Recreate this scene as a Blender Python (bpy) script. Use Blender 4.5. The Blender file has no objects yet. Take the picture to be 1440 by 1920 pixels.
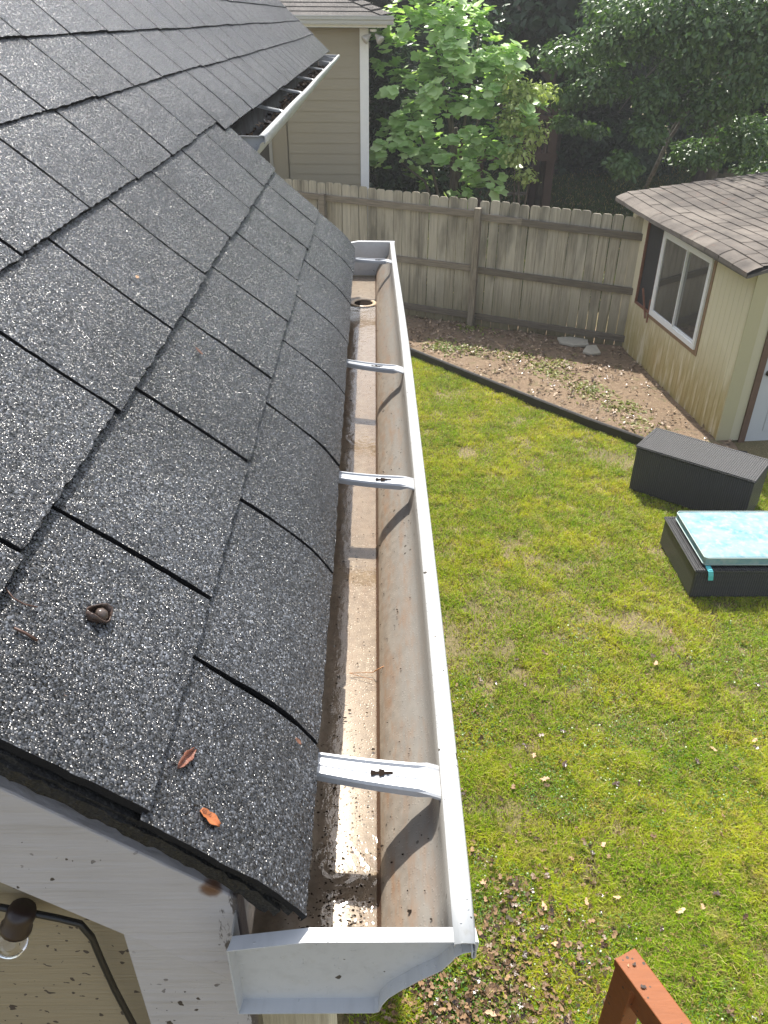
import bpy, math, random
import numpy as np
from mathutils import Vector, Matrix
R = math.radians
random.seed(7); rng = np.random.default_rng(7)
scene = bpy.context.scene
col = scene.collection

# ------------------------------------------------------------------ camera
CAM_H = 3.94
F = 1473.0
M = ((1.0, -0.0, 0.012), (-0.010, -0.533, 0.846), (0.007, -0.846, -0.533))
def _n(v): return Vector(v).normalized()
fwd = _n((M[0][2], M[1][2], M[2][2])); dwn = Vector((M[0][1], M[1][1], M[2][1]))
dwn = (dwn - fwd * dwn.dot(fwd)).normalized(); rgt = dwn.cross(fwd)
cd = bpy.data.cameras.new('camera'); cam = bpy.data.objects.new('camera', cd); col.objects.link(cam)
cd.sensor_fit = 'VERTICAL'; cd.sensor_height = 36.0; cd.lens = F / 1920 * 36.0
cd.clip_start = 0.02; cd.clip_end = 400
mw = Matrix.Identity(4)
for i in range(3):
    mw[i][0] = rgt[i]; mw[i][1] = -dwn[i]; mw[i][2] = -fwd[i]
mw[2][3] = CAM_H
cam.matrix_world = mw
scene.camera = cam

# ------------------------------------------------------------------ light
SUN = Vector((-0.13, 0.62, 1.0)).normalized()          # towards the sun
world = bpy.data.worlds.new('World'); scene.world = world; world.use_nodes = True
wn = world.node_tree; bg = wn.nodes['Background']
sky = wn.nodes.new('ShaderNodeTexSky'); sky.sky_type = 'NISHITA'; sky.sun_disc = False
sky.sun_elevation = math.asin(SUN.z); sky.sun_rotation = math.atan2(SUN.x, SUN.y)
sky.air_density = 1.0; sky.dust_density = 2.0
hs = wn.nodes.new('ShaderNodeHueSaturation'); hs.inputs['Saturation'].default_value = .50      # hazy humid sky
wn.links.new(sky.outputs[0], hs.inputs['Color']); wn.links.new(hs.outputs[0], bg.inputs[0]); bg.inputs[1].default_value = 0.15
sl = bpy.data.lights.new('sun', 'SUN'); sl.energy = 4.3; sl.angle = R(0.5); sl.color = (1, 0.95, 0.87)
so = bpy.data.objects.new('sun', sl); col.objects.link(so)
so.rotation_euler = SUN.to_track_quat('Z', 'Y').to_euler(); so.location = (0, 0, 20)
scene.view_settings.view_transform = 'Standard'; scene.view_settings.look = 'None'
scene.view_settings.exposure = 0.98; scene.view_settings.gamma = 1

# ------------------------------------------------------------------ helpers
def at(px, py, Y):
    """point of the place seen at a photo pixel, at distance Y"""
    d = rgt * ((px - 720) / F) + dwn * ((py - 960) / F) + fwd
    return Vector((0, 0, CAM_H)) + d * (Y / d.y)
def onz(px, py, z):
    d = rgt * ((px - 720) / F) + dwn * ((py - 960) / F) + fwd
    return Vector((0, 0, CAM_H)) + d * ((z - CAM_H) / d.z)

class NT:
    def __init__(s, name):
        s.m = bpy.data.materials.new(name); s.m.use_nodes = True; s.t = s.m.node_tree; s.t.nodes.clear()
        s.out = s.t.nodes.new('ShaderNodeOutputMaterial')
    def n(s, typ, **kw):
        nd = s.t.nodes.new('ShaderNode' + typ)
        for k, v in kw.items():
            if k[0] == 'i' and k[1:].isdigit(): s.set(nd.inputs[int(k[1:])], v)
            elif k.startswith('in_'): s.set(nd.inputs[k[3:].replace('_', ' ')], v)
            else: setattr(nd, k, v)
        return nd
    def set(s, inp, v):
        if isinstance(v, bpy.types.NodeSocket): s.t.links.new(v, inp)
        elif isinstance(v, (tuple, list)) and inp.type == 'RGBA' and len(v) == 3: inp.default_value = (*v, 1)
        else: inp.default_value = v
    def pos(s, scale=(1, 1, 1), obj=False):
        g = s.n('NewGeometry').outputs['Position'] if not obj else s.n('TexCoord').outputs['Object']
        return s.n('Mapping', i0=g, i3=scale).outputs[0]
    def noise(s, v, sc, det=4, rough=.55): return s.n('TexNoise', in_Vector=v, in_Scale=sc, in_Detail=det, in_Roughness=rough).outputs[0]
    def ramp(s, f, stops, interp='LINEAR'):
        r = s.n('ValToRGB', i0=f); cr = r.color_ramp; cr.interpolation = interp
        while len(cr.elements) < len(stops): cr.elements.new(.5)
        for e, (p, c) in zip(cr.elements, stops):
            e.position = p; e.color = (*c, 1) if isinstance(c, tuple) else (c, c, c, 1)
        return r.outputs[0]
    def mix(s, f, a, b, mode='MIX'):
        m = s.n('Mix', data_type='RGBA', blend_type=mode)
        s.set(m.inputs[0], f); s.set(m.inputs[6], a); s.set(m.inputs[7], b); return m.outputs[2]
    def math(s, op, a, b=0.0, clamp=False):
        m = s.n('Math', operation=op, use_clamp=clamp); s.set(m.inputs[0], a); s.set(m.inputs[1], b); return m.outputs[0]
    def distort(s, p, sc, amt):
        c = s.n('TexNoise', in_Vector=p, in_Scale=sc, in_Detail=3.).outputs[1]
        c = s.n('VectorMath', operation='SUBTRACT', i0=c, i1=(.5, .5, .5)).outputs[0]
        c = s.n('VectorMath', operation='SCALE', i0=c, in_Scale=amt * 2).outputs[0]
        return s.n('VectorMath', operation='ADD', i0=p, i1=c).outputs[0]
    def bump(s, h, dist=.001, st=1.0, nrm=None):
        b = s.n('Bump', in_Height=h, in_Distance=dist, in_Strength=st)
        if nrm is not None: s.set(b.inputs['Normal'], nrm)
        return b.outputs[0]
    def pbr(s, base, rough=.5, nrm=None, metal=0.0, spec=.5, **kw):
        p = s.n('BsdfPrincipled'); s.set(p.inputs['Base Color'], base); s.set(p.inputs['Roughness'], rough)
        s.set(p.inputs['Metallic'], metal); s.set(p.inputs['Specular IOR Level'], spec)
        if nrm is not None: s.set(p.inputs['Normal'], nrm)
        for k, v in kw.items(): s.set(p.inputs[k.replace('_', ' ')], v)
        return p.outputs[0]
    def done(s, sh): s.t.links.new(sh, s.out.inputs[0]); return s.m

def make(name, verts, faces, mats, parent=None, mi=None, smooth=False, kind=None):
    me = bpy.data.meshes.new(name); me.from_pydata([tuple(v) for v in verts], [], faces)
    for m in (mats if isinstance(mats, (list, tuple)) else [mats]): me.materials.append(m)
    if mi is not None: me.polygons.foreach_set('material_index', mi)
    if smooth: me.polygons.foreach_set('use_smooth', [True] * len(me.polygons))
    me.update(); o = bpy.data.objects.new(name, me); col.objects.link(o)
    if parent is not None:
        o.parent = parent; o.matrix_parent_inverse = Matrix.Translation(parent.location).inverted() if parent.type == 'EMPTY' else root_inv(parent)
    if kind: o['kind'] = kind
    return o
def root_inv(p): return p.matrix_world.inverted() if False else Matrix.Identity(4)

def npmesh(name, V, Fa, mats, parent=None, smooth=False, kind=None):
    """V (n,3) array, Fa (m,k) array of equal-sized polygons"""
    me = bpy.data.meshes.new(name); k = Fa.shape[1]
    me.vertices.add(len(V)); me.vertices.foreach_set('co', V.astype(np.float32).ravel())
    me.loops.add(Fa.size); me.loops.foreach_set('vertex_index', Fa.astype(np.int32).ravel())
    me.polygons.add(len(Fa)); me.polygons.foreach_set('loop_start', np.arange(0, Fa.size, k, dtype=np.int32))
    if smooth: me.polygons.foreach_set('use_smooth', np.ones(len(Fa), bool))
    for m in (mats if isinstance(mats, (list, tuple)) else [mats]): me.materials.append(m)
    me.update(calc_edges=True); me.validate()
    o = bpy.data.objects.new(name, me); col.objects.link(o)
    if parent is not None:
        o.parent = parent; o.matrix_parent_inverse = Matrix.Translation(parent.location).inverted()
    if kind: o['kind'] = kind
    return o

def tag(o, label, cat, group=None, kind=None):
    o['label'] = label; o['category'] = cat
    if group: o['group'] = group
    if kind: o['kind'] = kind
    return o
def thing(name, loc, label, cat, group=None):
    e = bpy.data.objects.new(name, None); col.objects.link(e); e.location = loc; e.empty_display_size = .1
    return tag(e, label, cat, group)

class MB:
    """collects shapes for ONE mesh"""
    def __init__(s): s.v = []; s.f = []; s.mi = []
    def add(s, vs, fs, mi=0):
        b = len(s.v); s.v += [tuple(v) for v in vs]; s.f += [tuple(i + b for i in f) for f in fs]; s.mi += [mi] * len(fs); return s
    def box(s, x0, x1, y0, y1, z0, z1, mi=0):
        return s.add([(x, y, z) for x in (x0, x1) for y in (y0, y1) for z in (z0, z1)],
            [(0, 1, 3, 2), (4, 6, 7, 5), (0, 4, 5, 1), (2, 3, 7, 6), (0, 2, 6, 4), (1, 5, 7, 3)], mi)
    def obox(s, c, ux, uy, uz, lx, ly, lz, mi=0):
        c = Vector(c); X = Vector(ux) * lx / 2; Y = Vector(uy) * ly / 2; Z = Vector(uz) * lz / 2
        return s.add([c + a * X + b * Y + d * Z for a in (-1, 1) for b in (-1, 1) for d in (-1, 1)],
            [(0, 1, 3, 2), (4, 6, 7, 5), (0, 4, 5, 1), (2, 3, 7, 6), (0, 2, 6, 4), (1, 5, 7, 3)], mi)
    def bar(s, a, b, w, h, up=(0, 0, 1), mi=0):
        a = Vector(a); b = Vector(b); d = (b - a); L = d.length; d.normalize(); u = Vector(up)
        sd = d.cross(u).normalized(); u = sd.cross(d).normalized()
        return s.obox((a + b) / 2, d, sd, u, L, w, h, mi)
    def prism(s, poly, ext, mi=0):
        """poly: list of 3D points, ext: vector"""
        n = len(poly); p = [Vector(q) for q in poly]; e = Vector(ext)
        return s.add(p + [q + e for q in p], [tuple(range(n)), tuple(reversed(range(n, 2 * n)))] +
            [(i, i + n, (i + 1) % n + n, (i + 1) % n) for i in range(n)], mi)
    def tube(s, pts, rad, seg=8, mi=0, cap=True):
        pts = [Vector(p) for p in pts]; n = len(pts); rs = rad if isinstance(rad, (list, tuple)) else [rad] * n
        vs = []; prev = None
        for i, p in enumerate(pts):
            d = (pts[min(i + 1, n - 1)] - pts[max(i - 1, 0)]).normalized()
            if prev is None: a = d.orthogonal().normalized()
            else: a = (prev - d * prev.dot(d)).normalized()
            prev = a; b = d.cross(a)
            for k in range(seg):
                t = 2 * math.pi * k / seg; vs.append(p + (a * math.cos(t) + b * math.sin(t)) * rs[i])
        fs = [(i * seg + k, i * seg + (k + 1) % seg, (i + 1) * seg + (k + 1) % seg, (i + 1) * seg + k) for i in range(n - 1) for k in range(seg)]
        if cap: fs += [tuple(reversed(range(seg))), tuple(range((n - 1) * seg, n * seg))]
        return s.add(vs, fs, mi)
    def lathe(s, c, axis, prof, seg=16, mi=0):
        """prof: list of (along, radius)"""
        c = Vector(c); ax = Vector(axis).normalized(); a = ax.orthogonal().normalized(); b = ax.cross(a); vs = []
        for t, r in prof:
            for k in range(seg):
                th = 2 * math.pi * k / seg; vs.append(c + ax * t + (a * math.cos(th) + b * math.sin(th)) * max(r, 1e-5))
        n = len(prof)
        fs = [(i * seg + k, i * seg + (k + 1) % seg, (i + 1) * seg + (k + 1) % seg, (i + 1) * seg + k) for i in range(n - 1) for k in range(seg)]
        fs += [tuple(reversed(range(seg))), tuple(range((n - 1) * seg, n * seg))]
        return s.add(vs, fs, mi)
    def build(s, name, mats, parent=None, smooth=False, kind=None, bevel=0, solid=0):
        o = make(name, s.v, s.f, mats, parent, s.mi, smooth, kind)
        if solid:
            m = o.modifiers.new('solid', 'SOLIDIFY'); m.thickness = solid; m.offset = 0
        if bevel:
            m = o.modifiers.new('bevel', 'BEVEL'); m.width = bevel; m.segments = 2; m.limit_method = 'ANGLE'; m.angle_limit = R(35)
        return o
def sub(o, child):
    """make child a sub-part of part o (both were built in world coordinates)"""
    child.parent = o; child.matrix_parent_inverse = Matrix.Identity(4)
    root = o.parent
    if root is not None: child.matrix_parent_inverse = Matrix.Identity(4) if root is None else Matrix.Identity(4)
    return child

def vnoise(x, y, sc, seed=0):
    """smooth value noise on arrays"""
    r = np.random.default_rng(seed); g = r.random((256, 256)); x = np.asarray(x) * sc + 31.7; y = np.asarray(y) * sc + 17.3
    xi = np.floor(x).astype(int); yi = np.floor(y).astype(int); fx = x - xi; fy = y - yi
    fx = fx * fx * (3 - 2 * fx); fy = fy * fy * (3 - 2 * fy)
    a = g[xi % 256, yi % 256]; b = g[(xi + 1) % 256, yi % 256]; c = g[xi % 256, (yi + 1) % 256]; d = g[(xi + 1) % 256, (yi + 1) % 256]
    return (a * (1 - fx) + b * fx) * (1 - fy) + (c * (1 - fx) + d * fx) * fy
def fbm(x, y, sc, seed=0, o=3): return sum(vnoise(x, y, sc * 2 ** i, seed + i) * .5 ** i for i in range(o)) / sum(.5 ** i for i in range(o))

# ------------------------------------------------------------------ materials
def mat_granules(name, tint=(1, 1, 1), scale=430, wet=.3, bright=1.0, tilt=1.1):
    t = NT(name); p = t.pos()
    v = t.n('TexVoronoi', in_Vector=p, in_Scale=scale, in_Randomness=1.0)
    sp = t.n('SeparateColor', i0=v.outputs['Color'])
    c = t.ramp(sp.outputs[0], [(0, .009), (.45, .022), (.72, .046), (.90, .10), (1, .25)])
    big = t.ramp(t.noise(p, 3.5, 6, .6), [(.3, .62), (.7, 1.40)])
    c = t.mix(1.0, c, big, 'MULTIPLY'); c = t.mix(1.0, c, tuple(bright * q for q in tint), 'MULTIPLY')
    off = t.n('VectorMath', operation='SUBTRACT', i0=v.outputs['Color'], i1=(.5, .5, .5))
    off = t.n('VectorMath', operation='SCALE', i0=off.outputs[0], in_Scale=tilt)
    nn = t.n('VectorMath', operation='ADD', i0=t.n('NewGeometry').outputs['Normal'], i1=off.outputs[0])
    nn = t.n('VectorMath', operation='NORMALIZE', i0=nn.outputs[0])
    b = t.bump(t.math('SUBTRACT', 1.0, v.outputs['Distance']), .0012, .6, nn.outputs[0])
    ro = t.math('ADD', t.math('MULTIPLY', sp.outputs[1], .35), wet)
    return t.done(t.pbr(c, ro, b, spec=.6))
M_gran = mat_granules('charcoal shingle granules', (.92, .98, 1.10), 540, .11, 1.0, 1.4)
def simple(name, c, rough=.5, nsc=0, amt=.15, bump=0, metal=0., spec=.5, stretch=(1, 1, 1), det=5):
    t = NT(name); p = t.pos(stretch)
    base = c; nrm = None
    if nsc:
        n = t.noise(p, nsc, det, .6)
        base = t.mix(n, tuple(q * (1 - amt) for q in c), tuple(min(1, q * (1 + amt)) for q in c))
        if bump: nrm = t.bump(n, bump, 1.0)
    return t.done(t.pbr(base, rough, nrm, metal, spec))
M_asph = simple('black asphalt mat edge', (.012, .012, .013), .9, 300, .5, .001, spec=.2)

M_felt = mat_granules('dark granule edge of the under layers', (.5, .5, .5), 480, .6, .18, .5)
def mat_white_wood(name, c=(.72, .71, .72), specks=1.0, grain=(1, 14, 14)):
    t = NT(name); p = t.pos()
    n = t.noise(t.pos(grain), 6, 6, .6); n2 = t.noise(p, 9, 3)
    base = t.mix(t.ramp(n2, [(.35, 0.), (.75, 1.)]), c, tuple(q * .86 for q in c))
    base = t.mix(t.ramp(n, [(.54, 0.), (.66, .35)]), base, (.30, .28, .26))
    v = t.n('TexVoronoi', in_Vector=t.distort(p, 60, .010), in_Scale=130, in_Randomness=1.0)
    sz = t.math('MULTIPLY', t.math('POWER', t.n('SeparateColor', i0=v.outputs['Color']).outputs[0], 9.0), .38 * specks)
    cl = t.ramp(t.noise(p, 14, 2), [(.45, 0.), (.6, 1.)])
    dot = t.math('MULTIPLY', t.math('LESS_THAN', v.outputs['Distance'], sz), cl)
    base = t.mix(dot, base, (.05, .04, .035))
    sx = t.n('SeparateXYZ', i0=p).outputs; nn_ = t.noise(t.pos((90, 1, 22)), 1.0, 4, .7)
    e = t.ramp(t.math('ADD', t.math('MULTIPLY', t.math('ADD', sx[0], .150), 30.0), t.math('MULTIPLY', t.math('SUBTRACT', nn_, .5), 2.6)), [(.62, 0.), (.80, .9)])
    base = t.mix(e, base, (.045, .035, .030))
    kd = t.n('VectorMath', operation='DISTANCE', i0=t.distort(p, 70, .004), i1=(-.139, .395, 3.312)).outputs['Value']
    base = t.mix(t.ramp(kd, [(.0075, 1.), (.0100, 0.)]), base, (.13, .065, .035))
    return t.done(t.pbr(base, .55, t.bump(n, .0022, 1.0)))
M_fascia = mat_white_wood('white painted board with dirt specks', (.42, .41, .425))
def mat_alu(name, c, dirt=.5):
    t = NT(name); p = t.pos(); n = t.noise(p, 5, 4); n2 = t.noise(t.pos((60, 6, 60)), 1.5, 5, .65); n3 = t.noise(p, 70, 4)
    b = t.mix(t.ramp(n2, [(.48, 0.), (.75, dirt)]), c, tuple(q * .62 for q in c)); b = t.mix(t.ramp(n3, [(.60, 0.), (.72, dirt * .6)]), b, (c[0] * .7, c[1] * .64, c[2] * .52))
    v = t.n('TexVoronoi', in_Vector=t.distort(p, 60, .008), in_Scale=120)
    sz = t.math('MULTIPLY', t.math('POWER', t.n('SeparateColor', i0=v.outputs['Color']).outputs[0], 16.0), .30)
    b = t.mix(t.math('LESS_THAN', v.outputs['Distance'], sz), b, (.06, .05, .04))
    dr = t.n('TexVoronoi', in_Vector=p, in_Scale=260); dm = t.math('GREATER_THAN', t.n('SeparateColor', i0=dr.outputs['Color']).outputs[0], .80)
    drop = t.math('MULTIPLY', t.ramp(dr.outputs['Distance'], [(.0, 1.), (.32, 0.)]), dm)
    nb = t.bump(n, .012, .5); nb = t.bump(drop, .0008, .8, nb)
    return t.done(t.pbr(b, .36, nb))
M_white = mat_alu('white aluminium paint', (.48, .49, .485))
M_whitetrim = simple('white trim paint', (.78, .78, .76), .5, 12, .06)

def mat_gutter():
    t = NT('white aluminium with brown silt inside'); g = t.n('NewGeometry'); p = g.outputs['Position']
    s = t.n('SeparateXYZ', i0=t.n('TexCoord').outputs['Object'])
    n = t.noise(t.pos((40, 5, 40)), 1.5, 5); n2 = t.noise(t.pos((9, 9, 9)), 9, 5)
    # height above the trough floor is stored in uv-less form: object z
    hz = t.math('ADD', s.outputs[2], t.math('MULTIPLY', t.math('SUBTRACT', n, .5), .05))
    silt = t.ramp(hz, [(0.010, 1.), (.034, .75), (.056, .35), (.085, .04)])
    tan = t.mix(t.ramp(n2, [(.3, 0.), (.7, 1.)]), (.175, .14, .105), (.28, .235, .185))
    base = t.mix(silt, (.215, .208, .192), tan)
    rust = t.ramp(t.noise(t.pos((26, 6, 26)), 2.5, 6, .72), [(.47, 0.), (.66, .7)])
    low = t.ramp(hz, [(.012, .3), (.03, 1.), (.075, .4), (.09, 0.)])
    base = t.mix(t.math('MULTIPLY', rust, low), base, (.23, .13, .07))
    v = t.n('TexVoronoi', in_Vector=p, in_Scale=160)
    sz = t.math('MULTIPLY', t.math('POWER', t.n('SeparateColor', i0=v.outputs['Color']).outputs[1], 12.0), .45)
    base = t.mix(t.math('MULTIPLY', t.math('LESS_THAN', v.outputs['Distance'], sz), t.ramp(t.noise(p, 7, 2), [(.48, 0.), (.56, 1.)])), base, (.05, .04, .03))
    # narrow dark seam line where floor meets the front
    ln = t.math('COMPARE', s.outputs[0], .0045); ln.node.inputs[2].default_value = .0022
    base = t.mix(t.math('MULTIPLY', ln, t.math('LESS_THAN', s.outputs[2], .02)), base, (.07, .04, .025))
    drops = t.n('TexVoronoi', in_Vector=p, in_Scale=220)
    return t.done(t.pbr(base, .28, t.bump(t.ramp(drops.outputs[0], [(0, 1.), (.3, 0.)]), .0006, .5)))
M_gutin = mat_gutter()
def mat_gutter_dark():
    t = NT('old gutter metal under dark leaf sludge'); p = t.pos()
    n = t.noise(p, 6, 6, .65)
    c = t.ramp(n, [(.3, (.026, .024, .022)), (.55, (.07, .06, .052)), (.75, (.16, .13, .10))])
    return t.done(t.pbr(c, t.ramp(n, [(.4, .45), (.6, .8)]), t.bump(n, .004)))
M_gutdark = mat_gutter_dark()

# ------------------------------------------------------------------ the roof we look along
SL = R(42); cS, sS = math.cos(SL), math.sin(SL)
XA, ZA = -0.179, CAM_H - 0.52          # course line A
Y0, Y1, Y2 = 0.378, 2.60, 8.76         # near rake, step, far rake
def roof_pt(t, Y, off=0.0):
    wav = 0.004 * math.sin(Y * 2.3 + t * 3) + 0.003 * math.sin(t * 11 + 1.3 + Y * .7)
    if t > .5: wav *= max(0., 1 - (t - .5) * 1.5)
    d = 0.0
    if t < -.09 and Y < Y1 + .2: d = 2.1 * (-.09 - t) ** 2
    o = off + wav - d
    return (XA - t * cS + sS * o, Y, ZA + t * sS + cS * o)

house = thing('house', (-2.0, 4.5, 0), 'near house under the camera with a charcoal shingle roof, white rake board and tan siding', 'house')
courses = [-.172, 0.0, .176, .376, .552, .716, .878]
while courses[-1] < 4.2: courses.append(courses[-1] + .170)
slot_phase = [.558 % .2935, .640 % .2935, .555 % .2935]
rb = MB(); edge = MB()
TAB = .2935
for k in range(len(courses) - 1):
    ta, tb = courses[k], courses[k + 1] + .004
    th = (.006, .0085, .0115, .0095, .0085)[min(k, 4)]
    ys = Y0 + (0.0, .010, .004, .008)[k % 4] + random.uniform(-.003, .003); ye = (Y1 if k < 3 else Y2)
    ph = slot_phase[k] if k < 3 else random.random() * TAB
    # tab boundaries
    yy = [ys]; y = ph + math.floor((ys - ph) / TAB + 1) * TAB
    if y - ys < .03: y += TAB
    while y < ye - .03: yy.append(y); y += TAB + random.uniform(-.003, .003)
    yy.append(ye)
    for i in range(len(yy) - 1):
        gap = random.uniform(.0029, .0035) + .0024 * min(1, yy[i] / 3)
        a = yy[i] + (gap if i else 0); b = yy[i + 1] - (gap if i < len(yy) - 2 else 0)
        far = a > 4.5
        nY = 24 if a < 1.6 else (12 if not far else 3); nT = 14 if not far else 5
        dth = random.uniform(-.0003, .0003); tilt = random.uniform(-.0006, .0006); skew = random.uniform(-.002, .002)
        dte = random.uniform(-.003, .003)
        sl_a = random.uniform(-1, 1); sl_b = random.uniform(-1, 1)
        vs = []; fs = []; mi = []
        for it in range(nT + 1):
            u = it / nT
            for iy in range(nY + 1):
                w = iy / nY; Y = a + (b - a) * w
                t = ta + (tb - ta) * u
                if it == 0: t += dte + (random.uniform(-.0016, .0016) if not far else 0) + (.012 * (Y / 2.5) if k == 0 else 0)
                if k == 3 and it == 0 and Y > Y1 - .1: t -= .026
                if iy in (0, nY) and not far: Y += random.uniform(-.0008, .0008) + (.0009 * math.sin(u * 5 + sl_a * 3))
                o = (1 - u) * (th + dth) + u * .0028 + tilt * w * (1 - u) + .0010 * math.sin(Y * 9 + k) * (1 - u)
                vs.append(roof_pt(t, Y, o))
        W = nY + 1
        for it in range(nT):
            for iy in range(nY): fs.append((it * W + iy, it * W + iy + 1, (it + 1) * W + iy + 1, (it + 1) * W + iy)); mi.append(0)
        # skirts: lower edge and both sides
        base = len(vs)
        ring = [iy for iy in range(W)]
        def skirt(idx, drop):
            b0 = len(vs)
            for j in idx:
                x_, y_, z_ = vs[j]; vs.append((x_ - sS * drop, y_, z_ - cS * drop))
            for q in range(len(idx) - 1):
                fs.append((idx[q + 1], idx[q], b0 + q, b0 + q + 1)); mi.append(1)
        skirt(ring, th + .002)
        skirt([it * W for it in range(nT, -1, -1)], th)
        skirt([it * W + nY for it in range(nT + 1)], th)
        b0 = len(rb.v); rb.v += vs; rb.f += [tuple(q + b0 for q in f) for f in fs]; rb.mi += mi
# smooth-shade only the tops; edges stay crisp because the skirts share few normals
shingles = rb.build('roof', [M_gran, M_asph], house)
# underlay / sheathing below the shingles (closed slab with thickness, gives the dark layered rake edge)
ub = MB()
def slab(t0, t1, ya, yb, o0, o1, mb, n=6, ny=8):
    n *= 5
    T = [t0 + (t1 - t0) * i / n for i in range(n + 1)]; Ys = [ya + (yb - ya) * i / ny for i in range(ny + 1)]
    vs = [roof_pt(t, y + (random.uniform(-.0016, .0016) if y == Ys[0] else 0), o + (random.uniform(-.0008, .0008) if y == Ys[0] else 0)) for o in (o0, o1) for t in T for y in Ys]; W = ny + 1; N = W * (n + 1); fs = []
    for i in range(n):
        for j in range(ny):
            q = (i * W + j, i * W + j + 1, (i + 1) * W + j + 1, (i + 1) * W + j)
            fs.append(tuple(N + x for x in q)); fs.append(tuple(reversed(q)))
    for i in range(n):
        fs.append((i * W, (i + 1) * W, N + (i + 1) * W, N + i * W)); fs.append((i * W + ny, N + i * W + ny, N + (i + 1) * W + ny, (i + 1) * W + ny))
    for j in range(ny):
        fs.append((j, N + j, N + j + 1, j + 1)); fs.append((n * W + j, n * W + j + 1, N + n * W + j + 1, N + n * W + j))
    mb.add(vs, fs)
slab(-.162, .40, Y0 + .004, Y1 - .004, -.011, -.006, ub, 14)
slab(.40, 4.1, Y0 + .006, Y2 - .004, -.011, -.006, ub, 20, 16)
slab(-.150, .37, Y0 + .001, Y1 - .01, -.020, -.010, ub, 14)
slab(.38, 4.1, Y0 - .001, Y2 - .01, -.020, -.010, ub, 20, 16)
slab(-.15, .37, Y0 + .010, Y1 - .02, -.034, -.022, ub, 14)
slab(.38, 4.1, Y0 + .012, Y2 - .02, -.034, -.022, ub, 20, 16)
ub.build('roof_underlay', M_felt, house)
# rake board, return board, siding
def zr(x, h0=-.113, z0=3.296, k=.875): return z0 + (h0 - x) * k
bx = MB()
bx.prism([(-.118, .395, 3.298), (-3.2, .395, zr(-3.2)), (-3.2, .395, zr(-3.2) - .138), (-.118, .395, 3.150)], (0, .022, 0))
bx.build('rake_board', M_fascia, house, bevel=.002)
bx = MB(); bx.prism([(-.1185, .402, 3.149), (-.229, .402, 3.2445), (-.229, .402, 2.70), (-.1185, .402, 2.70)], (0, .02, 0))
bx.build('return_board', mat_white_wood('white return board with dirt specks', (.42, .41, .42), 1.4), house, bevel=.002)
def mat_siding_near():
    t = NT('tan grained siding with dirt'); p = t.pos(); n = t.noise(t.pos((6, 6, 170)), 1.2, 6, .65)
    c = t.mix(n, (.24, .20, .13), (.33, .28, .19))
    v = t.n('TexVoronoi', in_Vector=t.distort(p, 60, .012), in_Scale=110)
    sz = t.math('MULTIPLY', t.math('POWER', t.n('SeparateColor', i0=v.outputs['Color']).outputs[0], 5.0), .42)
    c = t.mix(t.math('LESS_THAN', v.outputs['Distance'], sz), c, (.06, .045, .035))
    return t.done(t.pbr(c, .7, t.bump(n, .003)))
M_sidnear = mat_siding_near()
bx = MB()
z = 0.0
def lap_wall(mb, x0, x1, y, z0, z1, lap, xtop=None):
    zz = z0
    while zz < z1 - 1e-4:
        zt = min(zz + lap, z1)
        mb.add([(x0, y, zz), (x1, y, zz), (x1, y + .010, zt), (x0, y + .010, zt), (x0, y + .014, zz), (x1, y + .014, zz)],
               [(0, 1, 2, 3), (0, 4, 5, 1)]); zz = zt
bx.prism([(-.20, .440, 0), (-.20, .440, 3.20), (-3.2, .440, zr(-3.2) - .16), (-3.2, .440, 0)], (0, .02, 0))
bx.build('gable_wall', M_sidnear, house)
wb = MB(); wb.box(-3.2, -1.25, .47, 8.6, 0, 3.85); wb.build('wall', M_sidnear, house)
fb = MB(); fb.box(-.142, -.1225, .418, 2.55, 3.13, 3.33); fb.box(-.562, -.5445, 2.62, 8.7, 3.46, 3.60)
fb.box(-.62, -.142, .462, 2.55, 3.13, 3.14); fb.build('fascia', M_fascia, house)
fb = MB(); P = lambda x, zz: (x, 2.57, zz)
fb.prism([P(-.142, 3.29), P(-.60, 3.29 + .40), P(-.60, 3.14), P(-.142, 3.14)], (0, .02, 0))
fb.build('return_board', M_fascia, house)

post = thing('porch_post', (-.12, .66, 0), 'cream weathered post standing under the near end of the white gutter', 'post')
def mat_streak(name, ca, cb, sc=(30, 30, 1.2), b=.002, r=.75):
    t = NT(name); n = t.noise(t.pos(sc), 2, 6, .65); n2 = t.noise(t.pos(), 5, 4)
    c = t.mix(t.ramp(n, [(.35, 0.), (.65, 1.)]), ca, cb); c = t.mix(t.ramp(n2, [(.5, 0.), (.75, .4)]), c, tuple(q * .6 for q in ca))
    return t.done(t.pbr(c, r, t.bump(n, b)))
pb = MB(); pb.box(-.195, -.066, .60, .70, 0, 3.10); pb.build('shaft', mat_streak('cream weathered paint', (.42, .38, .28), (.60, .56, .43), (60, 60, 3)), post, bevel=.004)
pb = MB(); pb.box(-.21, -.075, .585, .715, 0, .10); pb.build('base', M_whitetrim, post)

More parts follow.
